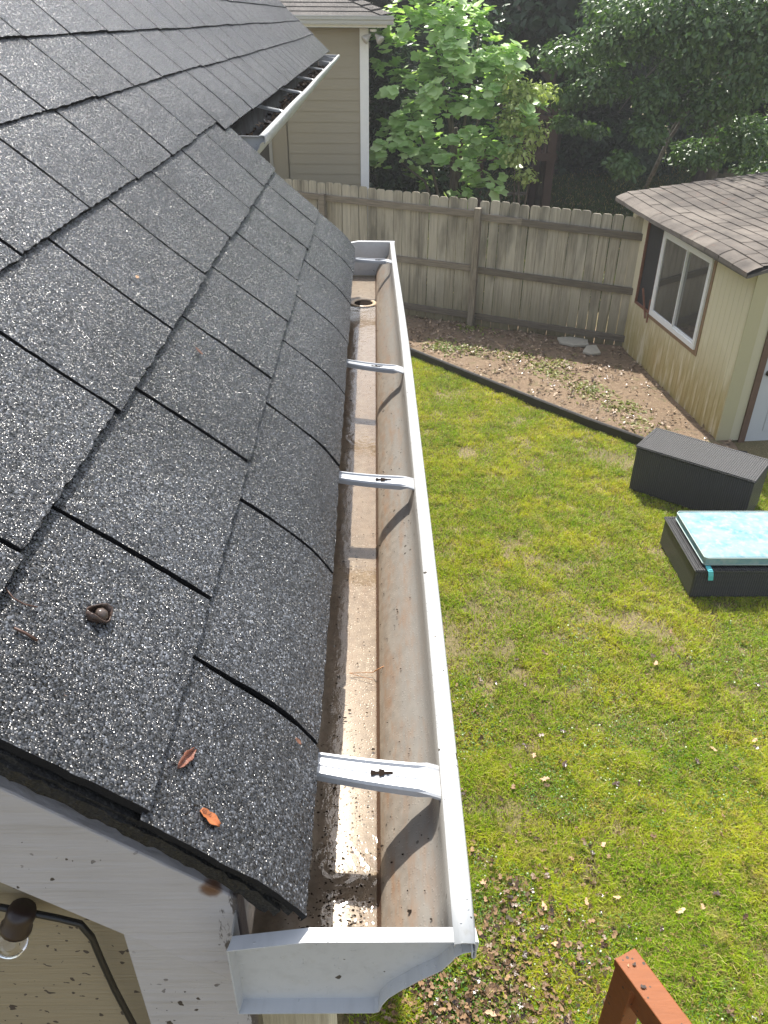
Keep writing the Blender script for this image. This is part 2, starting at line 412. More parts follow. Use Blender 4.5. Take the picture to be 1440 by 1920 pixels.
# ------------------------------------------------------------------ gutters
PROF = [(-.1205, .125), (-.1205, 0), (-.06, 0), (0, 0), (.004, .003), (.0065, .016), (.012, .030), (.021, .043), (.030, .054), (.038, .064), (.048, .074), (.0565, .083), (.0610, .094), (.0635, .108), (.0665, .133)]
PROF = [(x, z * .84) for x, z in PROF]
LIP = [(.0662, .130), (.0660, .1345), (.074, .1365), (.0830, .1355), (.0852, .132), (.0855, .114), (.0838, .1115), (.0815, .114), (.0815, .124)]
LIP = [(x, z - .0205) for x, z in LIP]
ZT = .1165
def gutter(name, loc, length, mat_in, bow, label, straps, slot_on, holes, mstrap, back_up=0.0, capdepth=.013, n=60):
    """local coords: x outwards, y along, z up from floor"""
    g = thing(name, loc, label, 'gutter')
    def warp(x, y):
        u = min(1, max(0, (y / length - .45) / .55)); k = 1 - bow * (u * u * (3 - 2 * u)) if x > 0 else 1
        return x * k + .0012 * math.sin(y * 4) * (x > 0)
    def zoff(y): return .0015 * math.sin(y * 2.1 + .5)
    def sweep(prof, nm, mat, solid=.0011, smooth=True, ya=0):
        vs = [(warp(x, length * j / n), length * j / n + (ya if j == 0 else 0), zz + zoff(length * j / n)) for j in range(n + 1) for x, zz in prof]; W = len(prof)
        fs = [(j * W + i, j * W + i + 1, (j + 1) * W + i + 1, (j + 1) * W + i) for j in range(n) for i in range(W - 1)]
        o = make(nm, vs, fs, [mat, M_white], None, None, smooth); o.parent = g
        m = o.modifiers.new('solid', 'SOLIDIFY'); m.thickness = solid; m.offset = -1; m.material_offset = 1; return o
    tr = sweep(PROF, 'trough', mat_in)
    lp = sweep(LIP, 'front_lip', M_white, ya=-.016)
    # end caps: plate with a turned-out rim
    def cap(y, d):
        out = [(warp(x, y), zz) for x, zz in PROF[1:12]]; out += [(warp(.0635, y), .082), (warp(.0675, y), .091), (warp(.0735, y), .0965), (warp(.0835, y), .0995), (warp(.0848, y), .104), (warp(.0848, y), ZT - .004), (-.055, ZT - .003), (-.1205, ZT - .015)]
        mb = MB(); k = len(out)
        cx_ = sum(p[0] for p in out) / k; cz_ = sum(p[1] for p in out) / k
        mb.add([(x, y, zz) for x, zz in out], [tuple(range(k))])
        rim = [(x * 1.0 + (x - cx_) * .02, zz + (zz - cz_) * .02) for x, zz in out]
        for i in range(k):
            j = (i + 1) % k
            if i == k - 1: pass
            mb.add([(out[i][0], y, out[i][1]), (out[j][0], y, out[j][1]), (rim[j][0], y + d, rim[j][1]), (rim[i][0], y + d, rim[i][1])], [(0, 1, 2, 3)])
        o = mb.build('end_cap', M_capm, None, solid=.0012, bevel=0); o.parent = g
        return o
    cap(-.001, -capdepth); cap(length + .001, .010)
    for (y, dy, w) in straps:
        mb = MB(); cs = [(-.5, -.007), (-.49, 0), (-.44, .0026), (-.37, .0026), (-.31, 0), (-.08, 0), (-.04, .0008), (.04, .0008), (.08, 0), (.31, 0), (.37, .0026), (.44, .0026), (.49, 0), (.5, -.007)]
        L = 16; vs = []
        for i in range(L + 1):
            u = i / L; x = -.119 + u * (.119 + warp(.0655, y)); ww = w * (.70 + .34 * u + (.10 if u > .93 else 0)); zc = ZT - .007 - .004 * math.sin(u * math.pi) - (.003 if u > .95 else 0) + back_up * (1 - u)
            for q, hz in cs: vs.append((x, y + dy * (1 - u) + q * ww, zc + hz * (1 if u < .93 else .35)))
        W = len(cs)
        fs = [(i * W + j, i * W + j + 1, (i + 1) * W + j + 1, (i + 1) * W + j) for i in range(L) for j in range(W - 1)]
        mb.add(vs, fs); o = mb.build('hanger', mstrap, None, smooth=False, solid=.0009); o.parent = g
        if slot_on:
            c = MB(); uc = .70; x = -.119 + uc * .184; yc_ = y + dy * (1 - uc); zc = ZT - .007 - .004 * math.sin(uc * math.pi) + .0019 + back_up * (1 - uc)
            jx = random.uniform(-.006, .006); x += jx; fs_ = random.uniform(.75, 1.05)
            for (x0, x1, y0, y1) in ((-.010 * fs_, .013 * fs_, -.0022, .0018), (-.004, .002 + jx * .3, -.0062 * fs_, .0048), (-.0125, -.008, -.0042, .0036 * fs_), (.004, .006, -.0034, .001 + jx * .2)):
                nn_ = 7; pts = []
                c.add([(x + x0, yc_ + y0, zc), (x + x1, yc_ + y0 * .7, zc), (x + x1, yc_ + y1 * .7, zc), (x + x0, yc_ + y1, zc)], [(0, 1, 2, 3)]); zc += .0002
            s_ = c.build('slot', M_slot, None, solid=.0002); s_.parent = o
    if holes:
        mb = MB(); hx, hy, hr = holes
        mb.lathe((hx, hy, .0), (0, 0, 1), [(-.09, hr - .004), (-.001, hr - .004), (.003, hr - .002), (.005, hr + .004), (.0015, hr + .009), (.0012, hr + .009)], 32)
        mb.f = mb.f[:-2]; mb.mi = mb.mi[:-2]
        o = mb.build('outlet', M_outlet, None, smooth=True); o.parent = g
        mb = MB(); mb.lathe((hx, hy, .0016), (0, 0, 1), [(0, hr - .0045), (.0006, hr - .0045)], 32)
        o2 = mb.build('outlet_bore', M_slot, None); o2.parent = o
    return g
M_capm = mat_alu('white end cap with grey weathering', (.47, .485, .50), .3)
M_strap = simple('galvanised aluminium hanger', (.40, .415, .435), .36, 25, .16, .0008, metal=.2)
M_slot = simple('dark wet dirt', (.018, .013, .010), .95, 60, .4, spec=.05)
M_outlet = simple('tan plastic outlet ring', (.50, .38, .25), .35, 40, .2)
LIP = LIP
GZ = CAM_H - .764
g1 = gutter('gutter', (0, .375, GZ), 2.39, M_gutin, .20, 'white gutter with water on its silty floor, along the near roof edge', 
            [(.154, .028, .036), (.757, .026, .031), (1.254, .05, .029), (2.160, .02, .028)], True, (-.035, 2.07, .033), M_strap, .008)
g2 = gutter('gutter', (-.421, 2.665, CAM_H - .425), 6.09, M_gutdark, 0.0, 'old white gutter with dark sludge inside, along the farther and higher roof edge',
            [(.80, .12, .034), (1.71, .12, .034), (2.65, .12, .034), (3.7, .12, .034), (4.71, .12, .034), (5.5, .12, .034)], False, None, M_white, .028, n=50)

# torn bracket flap hanging off the second gutter's cap
dm = MB(); c0 = Vector((-.40, 2.655, CAM_H - .375))
pts = []
for i in range(22):
    a = 2 * math.pi * i / 22; r = .030 * (1 + .4 * math.sin(3 * a + 1) + random.uniform(-.18, .18)); pts.append(c0 + Vector((math.cos(a) * r * 1.1 - .002, -.004, math.sin(a) * r)))
dm.prism(pts, (0, .004, 0)); o = dm.build('leaf_clump', simple('black wet leaf', (.012, .010, .008), .5, 80, .4))
tag(o, 'ragged black clump of wet leaves stuck to the end of the higher gutter', 'leaf clump')

# water
def mat_water():
    t = NT('thin clear water'); p = t.pos()
    n = t.noise(t.pos((1, .6, 1)), 55, 4, .6)
    rip = None
    for (cx_, cy_, R_) in ((-.045, .50, .085), (-.02, 1.50, .07)):
        d = t.n('VectorMath', operation='DISTANCE', i0=t.distort(p, 22, .012), i1=(cx_, cy_, GZ + .005)).outputs['Value']
        w = t.math('MULTIPLY', t.math('SINE', t.math('MULTIPLY', d, 520.)), t.math('MAXIMUM', t.math('SUBTRACT', 1., t.math('DIVIDE', d, R_)), 0.))
        rip = w if rip is None else t.math('ADD', rip, w)
    h = t.math('ADD', t.math('MULTIPLY', n, .8), t.math('MULTIPLY', rip, .12))
    nr = t.bump(h, .0012, 1.0)
    fr = t.n('Fresnel', i0=1.33, i1=nr).outputs[0]
    gl = t.n('BsdfGlossy', in_Color=(1, 1, 1), in_Roughness=.03, in_Normal=nr)
    tr = t.n('BsdfTransparent', in_Color=(.90, .86, .80))
    m = t.n('MixShader', i0=t.math('MULTIPLY', fr, 1.3, True), i1=tr.outputs[0], i2=gl.outputs[0]); return t.done(m.outputs[0])
vs = []; fs = []; n = 150
for j in range(n + 1):
    y = .385 + (2.40 - .385) * j / n
    e = -.060 + .022 * math.sin(j * .35) * 0
    xr = .0025
    vs += [(-.119, y, GZ + .0042), (xr, y, GZ + .0042)]
fs = [(2 * j, 2 * j + 1, 2 * j + 3, 2 * j + 2) for j in range(n)]
w = make('water', vs, fs, mat_water()); w['kind'] = 'structure'

# silt film in the trough: dark flakes, uncountable
def scatter_flakes(name, pts, smin, smax, mat, label, cat, seed=1, up=(0, 0, 1)):
    r = np.random.default_rng(seed); V = []; Fc = []; k = 5
    for i, p in enumerate(pts):
        s = r.uniform(smin, smax) * (1 + (r.random() < .05) * 1.0); a0 = r.uniform(0, 6.28); el = r.uniform(.4, 1)
        for q in range(k):
            a = a0 + q * 2 * math.pi / k; rr = s * r.uniform(.6, 1.1)
            V.append((p[0] + math.cos(a) * rr, p[1] + math.sin(a) * rr * el, p[2] + r.uniform(0, .0006)))
        Fc.append([i * k + q for q in range(k)])
    o = npmesh(name, np.array(V), np.array(Fc), mat); tag(o, label, cat, kind='stuff'); return o
pts = []
for _ in range(900):
    y = .39 + rng.exponential(.10) if rng.random() < .62 else rng.uniform(.39, 2.6)
    if y > 2.6: continue
    x = rng.normal(-.045, .03); 
    if x < -.11 or x > .0: continue
    pts.append((x, y, GZ + .0052))
for _ in range(260):
    y = rng.uniform(.40, 2.5); u = rng.random(); k = int(u * 7); a, b = PROF[4 + k], PROF[5 + k]; f_ = u * 7 - k
    pts.append((a[0] + (b[0] - a[0]) * f_ - .001, y, GZ + a[1] + (b[1] - a[1]) * f_ + .0015))
scatter_flakes('roof_grit', pts, .0006, .0019, M_slot, 'dark grit washed off the roof onto the gutter floor', 'grit')

# ------------------------------------------------------------------ small debris on the roof
M_leaf_o = simple('wet orange brown leaf', (.42, .14, .05), .3, 90, .5, .001)
M_leaf_b = simple('wet brown leaf', (.16, .075, .045), .35, 90, .5, .001)
M_leaf_t = simple('dry tan leaf', (.48, .30, .17), .6, 60, .35, .001)
M_twig = simple('dark red brown twig', (.09, .045, .03), .5, 120, .4, .001)
def roof_frame(px, py):
    d = rgt * ((px - 720) / F) + dwn * ((py - 960) / F) + fwd; nrm = Vector((sS, 0, cS)); o = Vector((0, 0, CAM_H))
    A = Vector((XA, 0, ZA)) + nrm * .008; t = (A - o).dot(nrm) / d.dot(nrm); p = o + d * t; return p, nrm
def chip(px, py, L, Wd, ang, mat, name, label, cat, curl=.25, group=None, seed=0):
    p, nrm = roof_frame(px, py); e1 = Vector((0, 1, 0)); e2 = nrm.cross(e1); r = random.Random(seed + int(px))
    a = R(ang); u = e1 * math.cos(a) + e2 * math.sin(a); v = nrm.cross(u)
    vs = []; N = 9; 
    for i in range(N + 1):
        s = i / N; w = Wd * math.sin(math.pi * (s * .9 + .05)) ** .6 * r.uniform(.75, 1.1)
        for q in (-1, -.35, .35, 1):
            vs.append(p + u * (s - .5) * L + v * q * w / 2 + nrm * (.0012 + curl * Wd * (abs(q) ** 2) * .5 + .08 * L * (s - .5) ** 2))
    fs = [(i * 4 + j, i * 4 + j + 1, i * 4 + j + 5, i * 4 + j + 4) for i in range(N) for j in range(3)]
    mb = MB(); mb.add(vs, fs); o = mb.build(name, mat, None, smooth=True, solid=.0006); tag(o, label, cat, group); return o
chip(390, 1537, .020, .010, 75, M_leaf_o, 'fallen_leaf', 'bright orange wet leaf lying near the lower corner of the roof', 'leaf', .6)
chip(344, 1002, .009, .006, 20, M_leaf_o, 'leaf_fragment', 'small yellow orange leaf scrap in the middle of a shingle above the nut shell', 'leaf fragment', .4)
chip(552, 1044, .013, .005, 60, M_leaf_o, 'leaf_fragment', 'small orange leaf scrap two slots up from the big near hanger', 'leaf fragment', .5)
chip(372, 660, .014, .006, 70, M_leaf_b, 'leaf_fragment', 'reddish brown leaf scrap beside a slot in the middle of the roof', 'leaf fragment', .4)
chip(256, 521, .010, .006, 0, M_leaf_t, 'leaf_fragment', 'pale tan leaf scrap higher up the middle of the roof', 'leaf fragment', .4)
chip(272, 1279, .011, .007, 95, M_twig, 'leaf_fragment', 'dark brown leaf scrap below and right of the nut shell', 'leaf fragment', .5)
chip(557, 1392, .008, .005, 60, M_leaf_b, 'leaf_fragment', 'tiny brown leaf scrap beside the near hanger', 'leaf fragment', .5)
chip(288, 1314, .016, .005, 100, M_leaf_o, 'leaf_fragment', 'twisted orange brown leaf scrap beside the shingle course line', 'leaf fragment', .9)
chip(345, 1426, .026, .009, 158, simple('rotten red brown bark', (.20, .075, .045), .35, 160, .6, .003), 'bark_crumb', 'crumbled red brown bark piece on the lowest shingle course', 'bark piece', .9, seed=9)
# nut shell
p, nrm = roof_frame(178, 1160); shell = thing('nut_shell', p, 'open dark brown nut shell casting a shadow on the lower left shingle', 'nut shell')
mb = MB(); a_ = nrm.orthogonal().normalized(); b_ = nrm.cross(a_); vs = []; fs = []
for i in range(7):
    for k in range(14):
        th = math.pi * .5 * i / 6; ph = 2 * math.pi * k / 14; rr = .0105 * math.sin(th + .15) * (1 + .12 * math.sin(3 * ph + i))
        vs.append(p + a_ * math.cos(ph) * rr * 1.15 + b_ * math.sin(ph) * rr * .85 + nrm * (.0005 + .010 * (1 - math.cos(th)) + (.002 * math.sin(2 * ph) if i == 6 else 0)))
fs = [(i * 14 + k, i * 14 + (k + 1) % 14, (i + 1) * 14 + (k + 1) % 14, (i + 1) * 14 + k) for i in range(6) for k in range(14)]
mb.add(vs, fs); mb.build('husk', simple('wet brown husk', (.075, .05, .04), .18, 120, .5, .002), shell, smooth=True, solid=.001)
mb = MB(); mb.lathe(p + nrm * .004 + a_ * .002, nrm + a_ * .5, [(-.003, .001), (-.001, .0055), (.003, .007), (.006, .005), (.008, .001)], 10)
mb.build('kernel', simple('grey brown kernel', (.085, .065, .055), .10, 150, .4, .001), shell, smooth=True)
# pine needles / twigs
def needle(pix, rad, mat, label, name='twig', z=None):
    pts = []
    for (x, y) in pix:
        if z is None: q, n_ = roof_frame(x, y); pts.append(q + n_ * .002)
        else: pts.append(onz(x, y, z))
    mb = MB(); mb.tube(pts, rad, 6); o = mb.build(name, mat, None, smooth=True); tag(o, label, 'twig'); return o
needle([(8, 1105), (22, 1124), (44, 1136), (68, 1141)], .0007, M_twig, 'thin curved dark twig at the left edge of the roof')
needle([(24, 1180), (45, 1190), (68, 1204)], .0012, M_twig, 'short straight brown twig left of the nut shell')
needle([(118, 1306), (145, 1320), (170, 1332), (196, 1331)], .0006, M_twig, 'thin dark curved needle near the lower left rake')
needle([(346, 1201), (356, 1209), (366, 1220)], .0011, M_leaf_b, 'tiny reddish twig lying on the shingle course line')
gt = MB(); pz = GZ + .007
gt.tube([onz(655, 1262, pz), onz(698, 1261, pz), onz(703, 1258, pz + .008), onz(728, 1245, pz + .022)], [.0004, .0005, .0008, .0009], 6)
gt.tube([onz(655, 1262, pz), onz(690, 1272, pz), onz(699, 1275, pz)], .0004, 5)
o = gt.build('twig', simple('pale orange pine needle', (.45, .22, .10), .4, 100, .3), None, smooth=True); tag(o, 'forked orange pine needle leaning in the near gutter', 'twig')

# ------------------------------------------------------------------ string light under the rake
sl_ = thing('string_light', (-.32, .42, 3.12), 'black outdoor string light with a bulb, hanging under the white rake board', 'string light')
cb = MB(); Yc = .425
cb.tube([at(x, y, Yc) for x, y in ((-80, 1690), (0, 1701), (60, 1712), (110, 1722), (150, 1732), (172, 1757), (190, 1800), (215, 1855), (255, 1930), (290, 2000))], .0034, 8)
cb.build('cable', simple('black rubber cable', (.012, .012, .013), .4, 50, .2), sl_, smooth=True)
a = at(40, 1712, Yc - .004); b = at(22, 1762, Yc - .012)
sb = MB(); sb.lathe(a, b - a, [(-.008, .005), (-.006, .012), (.002, .0135), (.012, .0125), (.016, .0145), (.020, .0145), (.021, .010)], 16)
sb.build('socket', simple('dark brown socket', (.025, .014, .012), .35, 40, .3), sl_, smooth=True)
d = (b - a).normalized(); gb = MB(); gb.lathe(a + d * .020, d, [(0, .007), (.004, .009), (.009, .013), (.015, .0155), (.021, .0145), (.026, .010), (.029, .004)], 20)
tg = NT('bulb glass'); glass = tg.done(tg.pbr((1, 1, 1), .02, None, Transmission_Weight=1.0)); gb.build('bulb', glass, sl_, smooth=True)

# leaves lying in the farther gutter
r_ = np.random.default_rng(71); gl = []
# ------------------------------------------------------------------ ground
def mat_ground():
    t = NT('lawn soil and thatch'); p = t.pos(); n = t.noise(p, 2.2, 6, .6); n2 = t.noise(p, 60, 5, .7)
    a = t.mix(t.ramp(n, [(.38, 0.), (.62, 1.)]), (.15, .13, .05), (.30, .23, .12))
    c = t.mix(t.ramp(n2, [(.35, 0.), (.65, 1.)]), a, (.10, .085, .035))
    return t.done(t.pbr(c, .9, t.bump(n2, .01)))
M_ground = mat_ground()
def mat_soil():
    t = NT('brown bed soil with leaf scraps'); p = t.pos(); n = t.noise(p, 3, 6, .65); n2 = t.noise(p, 45, 6, .75)
    v = t.n('TexVoronoi', in_Vector=p, in_Scale=26); s = t.n('SeparateColor', i0=v.outputs['Color']).outputs
    a = t.mix(n, (.13, .085, .05), (.27, .18, .105)); a = t.mix(t.ramp(n2, [(.35, 0.), (.7, 1.)]), a, (.30, .22, .15))
    a = t.mix(t.ramp(s[0], [(.80, 0.), (.84, .8)]), a, t.mix(s[1], (.34, .25, .16), (.09, .06, .04)))
    a = t.mix(t.ramp(t.noise(p, 7, 5, .7), [(.56, 0.), (.68, .6)]), a, (.12, .14, .04))
    return t.done(t.pbr(a, .9, t.bump(n2, .03)))
M_soil = mat_soil()
gm = MB(); gm.add([(-150, -150, 0), (150, -150, 0), (150, 200, 0), (-150, 200, 0)], [(0, 1, 2, 3)]); gm.build('ground', M_ground, None, kind='structure')
# soil bed: between edging, fence and shed
E = [(-1.6, 11.9), (-.6, 11.15), (.49, 10.28), (1.16, 9.50), (1.91, 8.64), (2.42, 8.07), (2.93, 7.56), (3.9, 7.25)]
Nn = 90; vs = []; W = 60
bed_poly_l = E
def edge_at(u):
    i = min(int(u * (len(E) - 1)), len(E) - 2); f_ = u * (len(E) - 1) - i
    return (E[i][0] + (E[i + 1][0] - E[i][0]) * f_, E[i][1] + (E[i + 1][1] - E[i][1]) * f_)
for i in range(Nn + 1):
    x0, y0 = edge_at(i / Nn); x1 = -1.6 + (5.6) * (i / Nn); y1 = 13.0 - .5 * x1 * 1.0
    for j in range(W + 1):
        f_ = j / W; x = x0 + (x1 - x0) * f_; y = y0 + (y1 - y0) * f_
        h = .012 + .05 * float(fbm(x, y, 1.4, 3)) + .02 * float(vnoise(x, y, 9, 5)) * (f_ > 0)
        vs.append((x, y, h * min(1, f_ * 12 + .1)))
fs = [(i * (W + 1) + j, (i + 1) * (W + 1) + j, (i + 1) * (W + 1) + j + 1, i * (W + 1) + j + 1) for i in range(Nn) for j in range(W)]
make('soil', vs, fs, M_soil, None, None, True, 'structure')
# edging strip
ed = MB(); pts = [Vector((x, y, 0)) for x, y in E[1:]]
prevs = None; ring = []
for i, p in enumerate(pts):
    d = (pts[min(i + 1, len(pts) - 1)] - pts[max(i - 1, 0)]).normalized(); nrm = Vector((-d.y, d.x, 0))
    ring.append([p - nrm * .022 + Vector((0, 0, -.02)), p - nrm * .022 + Vector((0, 0, .105)), p - nrm * .010 + Vector((0, 0, .118)), p + nrm * .010 + Vector((0, 0, .118)), p + nrm * .022 + Vector((0, 0, .105)), p + nrm * .022 + Vector((0, 0, -.02))])
vs = [v for r_ in ring for v in r_]; fs = [(i * 6 + j, i * 6 + j + 1, (i + 1) * 6 + j + 1, (i + 1) * 6 + j) for i in range(len(ring) - 1) for j in range(5)]
ed.add(vs, fs + [(0, 1, 2, 3, 4, 5)]); o = ed.build('garden_edging', simple('black weathered edging', (.022, .02, .018), .6, 30, .5, .004))
tag(o, 'long black landscape edging dividing the lawn from the bare soil bed', 'garden edging')

# ------------------------------------------------------------------ fence
FA = Vector((-1.75, 12.94, 0)); FB = Vector((5.4, 9.64, 0)); fd = (FB - FA).normalized(); fnv = Vector((-fd.y, fd.x, 0))   # fnv points away from camera
fpost = Vector((1.459, 11.455, 0)); 
fence = thing('wooden_fence', fpost, 'weathered grey dog-eared picket fence with three rails across the back of the yard', 'fence')
def mat_picket():
    t = NT('weathered fence wood'); g = t.n('NewGeometry'); ri = g.outputs['Random Per Island']
    n = t.noise(t.pos((22, 22, 1.1)), 1.8, 6, .65); n2 = t.noise(t.pos((3, 3, .8)), 1.3, 4)
    s = t.n('SeparateXYZ', i0=g.outputs['Position'])
    c = t.mix(t.ramp(n, [(.3, 0.), (.7, 1.)]), (.21, .19, .15), (.50, .45, .35))
    c = t.mix(t.math('MULTIPLY', ri, .75), c, t.mix(n, (.40, .37, .30), (.58, .53, .43)))
    c = t.mix(t.ramp(n2, [(.48, 0.), (.68, .7)]), c, (.075, .068, .05))
    alg = t.ramp(t.math('ADD', s.outputs[2], t.math('MULTIPLY', n2, .6)), [(.30, .8), (1.0, 0.)])
    c = t.mix(alg, c, (.13, .115, .05))
    return t.done(t.pbr(c, .85, t.bump(n, .004)))
M_pick = mat_picket()
ftop = lambda s: 1.86 - .012 * max(0, s - 2)
def fence_z(p): return 1.865 - .020 * (p.x + 1.1)
def picket_panel(s0, s1):
    mb = MB(); s = s0
    while s < s1 - .05:
        w = .132 + random.uniform(-.004, .004); lean = random.uniform(-.006, .006)
        c = FA + fd * s; p1 = FA + fd * (s + w); zt = fence_z(c) + random.uniform(-.014, .014); off = fnv * random.uniform(-.003, .004)
        cc = .028
        poly = [c + off + Vector((0, 0, .03)), p1 + off + Vector((0, 0, .03)), p1 + off + Vector((0, 0, zt - cc)) + fd * lean, p1 + off - fd * (.012 - lean) + Vector((0, 0, zt - .008)), p1 + off - fd * (cc - lean) + Vector((0, 0, zt)),
                c + off + fd * (cc + lean) + Vector((0, 0, zt)), c + off + fd * (.012 + lean) + Vector((0, 0, zt - .008)), c + off + fd * lean + Vector((0, 0, zt - cc))]
        mb.prism(poly, fnv * .018); s += w + random.choice([.004, .006, .008, .013])
    mb.build('picket_panel', M_pick, fence)
sp = (fpost - FA).dot(fd); L_ = (FB - FA).length
picket_panel(0, sp); picket_panel(sp + .002, L_)
def mat_rail(name, dark):
    t = NT(name); n = t.noise(t.pos((2, 2, 30)), 2, 6, .65)
    a, b = ((.085, .073, .056), (.19, .16, .12)) if dark else ((.13, .105, .08), (.30, .26, .20))
    return t.done(t.pbr(t.mix(t.ramp(n, [(.3, 0.), (.7, 1.)]), a, b), .8, t.bump(n, .003)))
Mr, Mrd = mat_rail('grey fence rail', False), mat_rail('dark wet fence rail', True)
def rail(s0, s1, z0, z1, m, lab=None):
    mb = MB(); a = FA + fd * s0 - fnv * .021; b = FA + fd * s1 - fnv * .021; a.z = z0; b.z = z1
    mb.bar(a, b, .038, .088); o = mb.build('rail', m, fence, bevel=.003)
    if lab: o['label'] = lab
rail(0, sp - .045, 1.66, 1.625, Mr); rail(sp + .045, sp + .62, 1.595, 1.585, Mr); rail(sp + .62, L_, 1.578, 1.49, Mrd, 'dark stained top rail')
rail(0, sp - .045, .90, .88, Mr); rail(sp + .045, L_, .865, .80, Mrd, 'dark middle rail'); rail(0, sp - .045, .20, .19, Mrd); rail(sp + .045, L_, .19, .15, Mrd)
mb = MB(); q = fpost - fnv * .06
mb.obox(q + Vector((0, 0, .855)), fd, fnv, (0, 0, 1), .09, .09, 1.73); mb.build('post', mat_streak('weathered post wood', (.15, .125, .09), (.30, .26, .20), (30, 30, 2)), fence, bevel=.006)
for s in (sp - 2.44, sp + 2.44):
    if 0 < s < L_:
        mb = MB(); q = FA + fd * s - fnv * .06; mb.obox(q + Vector((0, 0, .855)), fd, fnv, (0, 0, 1), .09, .09, 1.70); mb.build('post', Mr, fence, bevel=.006)

# pale slabs in the bed corner
M_slabm = simple('pale concrete slab', (.42, .39, .32), .85, 14, .25, .01)
def slabthing(pix, z, label):
    pts = [onz(x, y, z) for x, y in pix]; mb = MB(); mb.prism(pts, (0, 0, -.035)); o = mb.build('stone_slab', M_slabm, None, bevel=.006); tag(o, label, 'stone slab', None); return o
slabthing([(1045, 632), (1075, 630), (1102, 634), (1104, 646), (1078, 647), (1050, 641)], .085, 'long flat pale slab lying on the soil at the foot of the fence')
slabthing([(1100, 647), (1118, 646), (1127, 661), (1108, 663), (1093, 658)], .088, 'small pale angular slab on the soil nearest the shed corner')

# ------------------------------------------------------------------ shed
A0 = Vector((3.44, 10.895, 0)); B0 = Vector((3.748, 7.683, 0)); sd = (B0 - A0).normalized()      # towards camera
sn = Vector((sd.y, -sd.x, 0))                                          # -x side outward
if sn.x > 0: sn = -sn
rt = -sn                                                                    # to the right
LS = (B0 - A0).length
shed = thing('garden_shed', (A0 + B0) / 2 + rt * 1.2, 'pale yellow garden shed with brown shingle roof and a white sliding window', 'shed')
def mat_shed(name, base=(.68, .625, .455), stain=True):
    t = NT(name); g = t.n('NewGeometry'); s = t.n('SeparateXYZ', i0=g.outputs['Position'])
    n = t.noise(t.pos((5, 5, .9)), 1.6, 5, .6); n2 = t.noise(t.pos((40, 40, 4)), 2, 4)
    c = t.mix(n2, tuple(q * .93 for q in base), base)
    if stain:
        lo = t.ramp(t.math('ADD', s.outputs[2], t.math('MULTIPLY', t.math('SUBTRACT', n, .5), 1.6)), [(.0, 1.), (.50, .75), (.95, 0.)])
        m = t.math('MULTIPLY', lo, t.ramp(n, [(.36, .25), (.52, 1.)]))
        c = t.mix(m, c, t.mix(t.noise(t.pos(), 3, 2), (.30, .25, .06), (.36, .26, .10)))
    return t.done(t.pbr(c, .65, t.bump(n2, .001)))
M_shed = mat_shed('pale yellow shed panel with mildew'); M_shed_shade = mat_shed('shed panel in shade tone', (.55, .51, .36), False)  # front copy is darker: its shade is put into the base colour
# side wall as grooved panel with two openings (window openings left free)
def wall_panel(mb, s0, s1, z0, z1, groove=.1):
    s = s0
    while s < s1 - 1e-4:
        e = min(s1, (math.floor(s / groove + 1e-6) + 1) * groove)
        a, b = A0 + sd * s, A0 + sd * e; g = .004
        ps = [(a, 0), (a + sd * min(g, (e - s) / 3), .004), (b, .004)]
        p0 = a; p1 = a + sd * .004; p2 = b - sd * .004; p3 = b; o = sn * .005
        if e - s < .012:
            P_ = [p0, p3]
            mb.add([P_[0] + Vector((0, 0, z0)), P_[1] + Vector((0, 0, z0)), P_[1] + Vector((0, 0, z1)), P_[0] + Vector((0, 0, z1))], [(0, 1, 2, 3)])
        else:
            L4 = [p0, p1 + o, p2 + o, p3]
            vs = [q + Vector((0, 0, z0)) for q in L4] + [q + Vector((0, 0, z1)) for q in L4]
            mb.add(vs, [(0, 1, 5, 4), (1, 2, 6, 5), (2, 3, 7, 6)])
        s = e
WT = 1.90
o1a, o1b = .54, 1.04       # dark opening
o2a, o2b = 1.06, 2.37      # white window
oz0, oz1 = .73, 1.79
mb = MB()
wall_panel(mb, 0, o1a, 0.02, WT); wall_panel(mb, o1a, o2b, .02, oz0); wall_panel(mb, o1a, o2b, oz1, WT); wall_panel(mb, o2b, LS, .02, WT)
side = mb.build('side_wall', M_shed, shed)
mb = MB(); WD = 4.6; GP = .125
ctr = WD / 2
# front gable: left strip, right part beyond the door, top
def FP(u, z, y=0): return B0 + rt * u + sd * y + Vector((0, 0, z))
dz0, dz1, du0, du1 = -.02, 1.72, .33, 1.15
def gz(u): return WT + .02 + GP * (u if u < ctr else WD - u)
mb.add([FP(0, .02), FP(du0, .02), FP(du0, dz1), FP(du1, dz1), FP(du1, .02), FP(WD, .02), FP(WD, WT), FP(ctr, gz(ctr)), FP(0, WT)], [(0, 1, 2, 8), (2, 7, 8), (2, 3, 7), (3, 4, 5, 6), (3, 6, 7)])
for u in (.045, .10, .155, .21, 1.25, 1.35, 1.45): pass
mb.build('front_wall', M_shed_shade, shed)
mb = MB(); mb.add([A0 + Vector((0, 0, 0)), A0 + rt * WD, A0 + rt * WD + Vector((0, 0, WT)), A0 + rt * ctr + Vector((0, 0, gz(ctr))), A0 + Vector((0, 0, WT))], [(0, 1, 2, 3, 4)]); mb.build('back_wall', M_shed, shed)
mb = MB(); mb.add([A0 + rt * WD, B0 + rt * WD, B0 + rt * WD + Vector((0, 0, WT)), A0 + rt * WD + Vector((0, 0, WT))], [(0, 1, 2, 3)]); mb.build('side_wall', M_shed_shade, shed)
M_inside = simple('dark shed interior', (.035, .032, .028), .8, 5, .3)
mb = MB(); ii = rt * .45
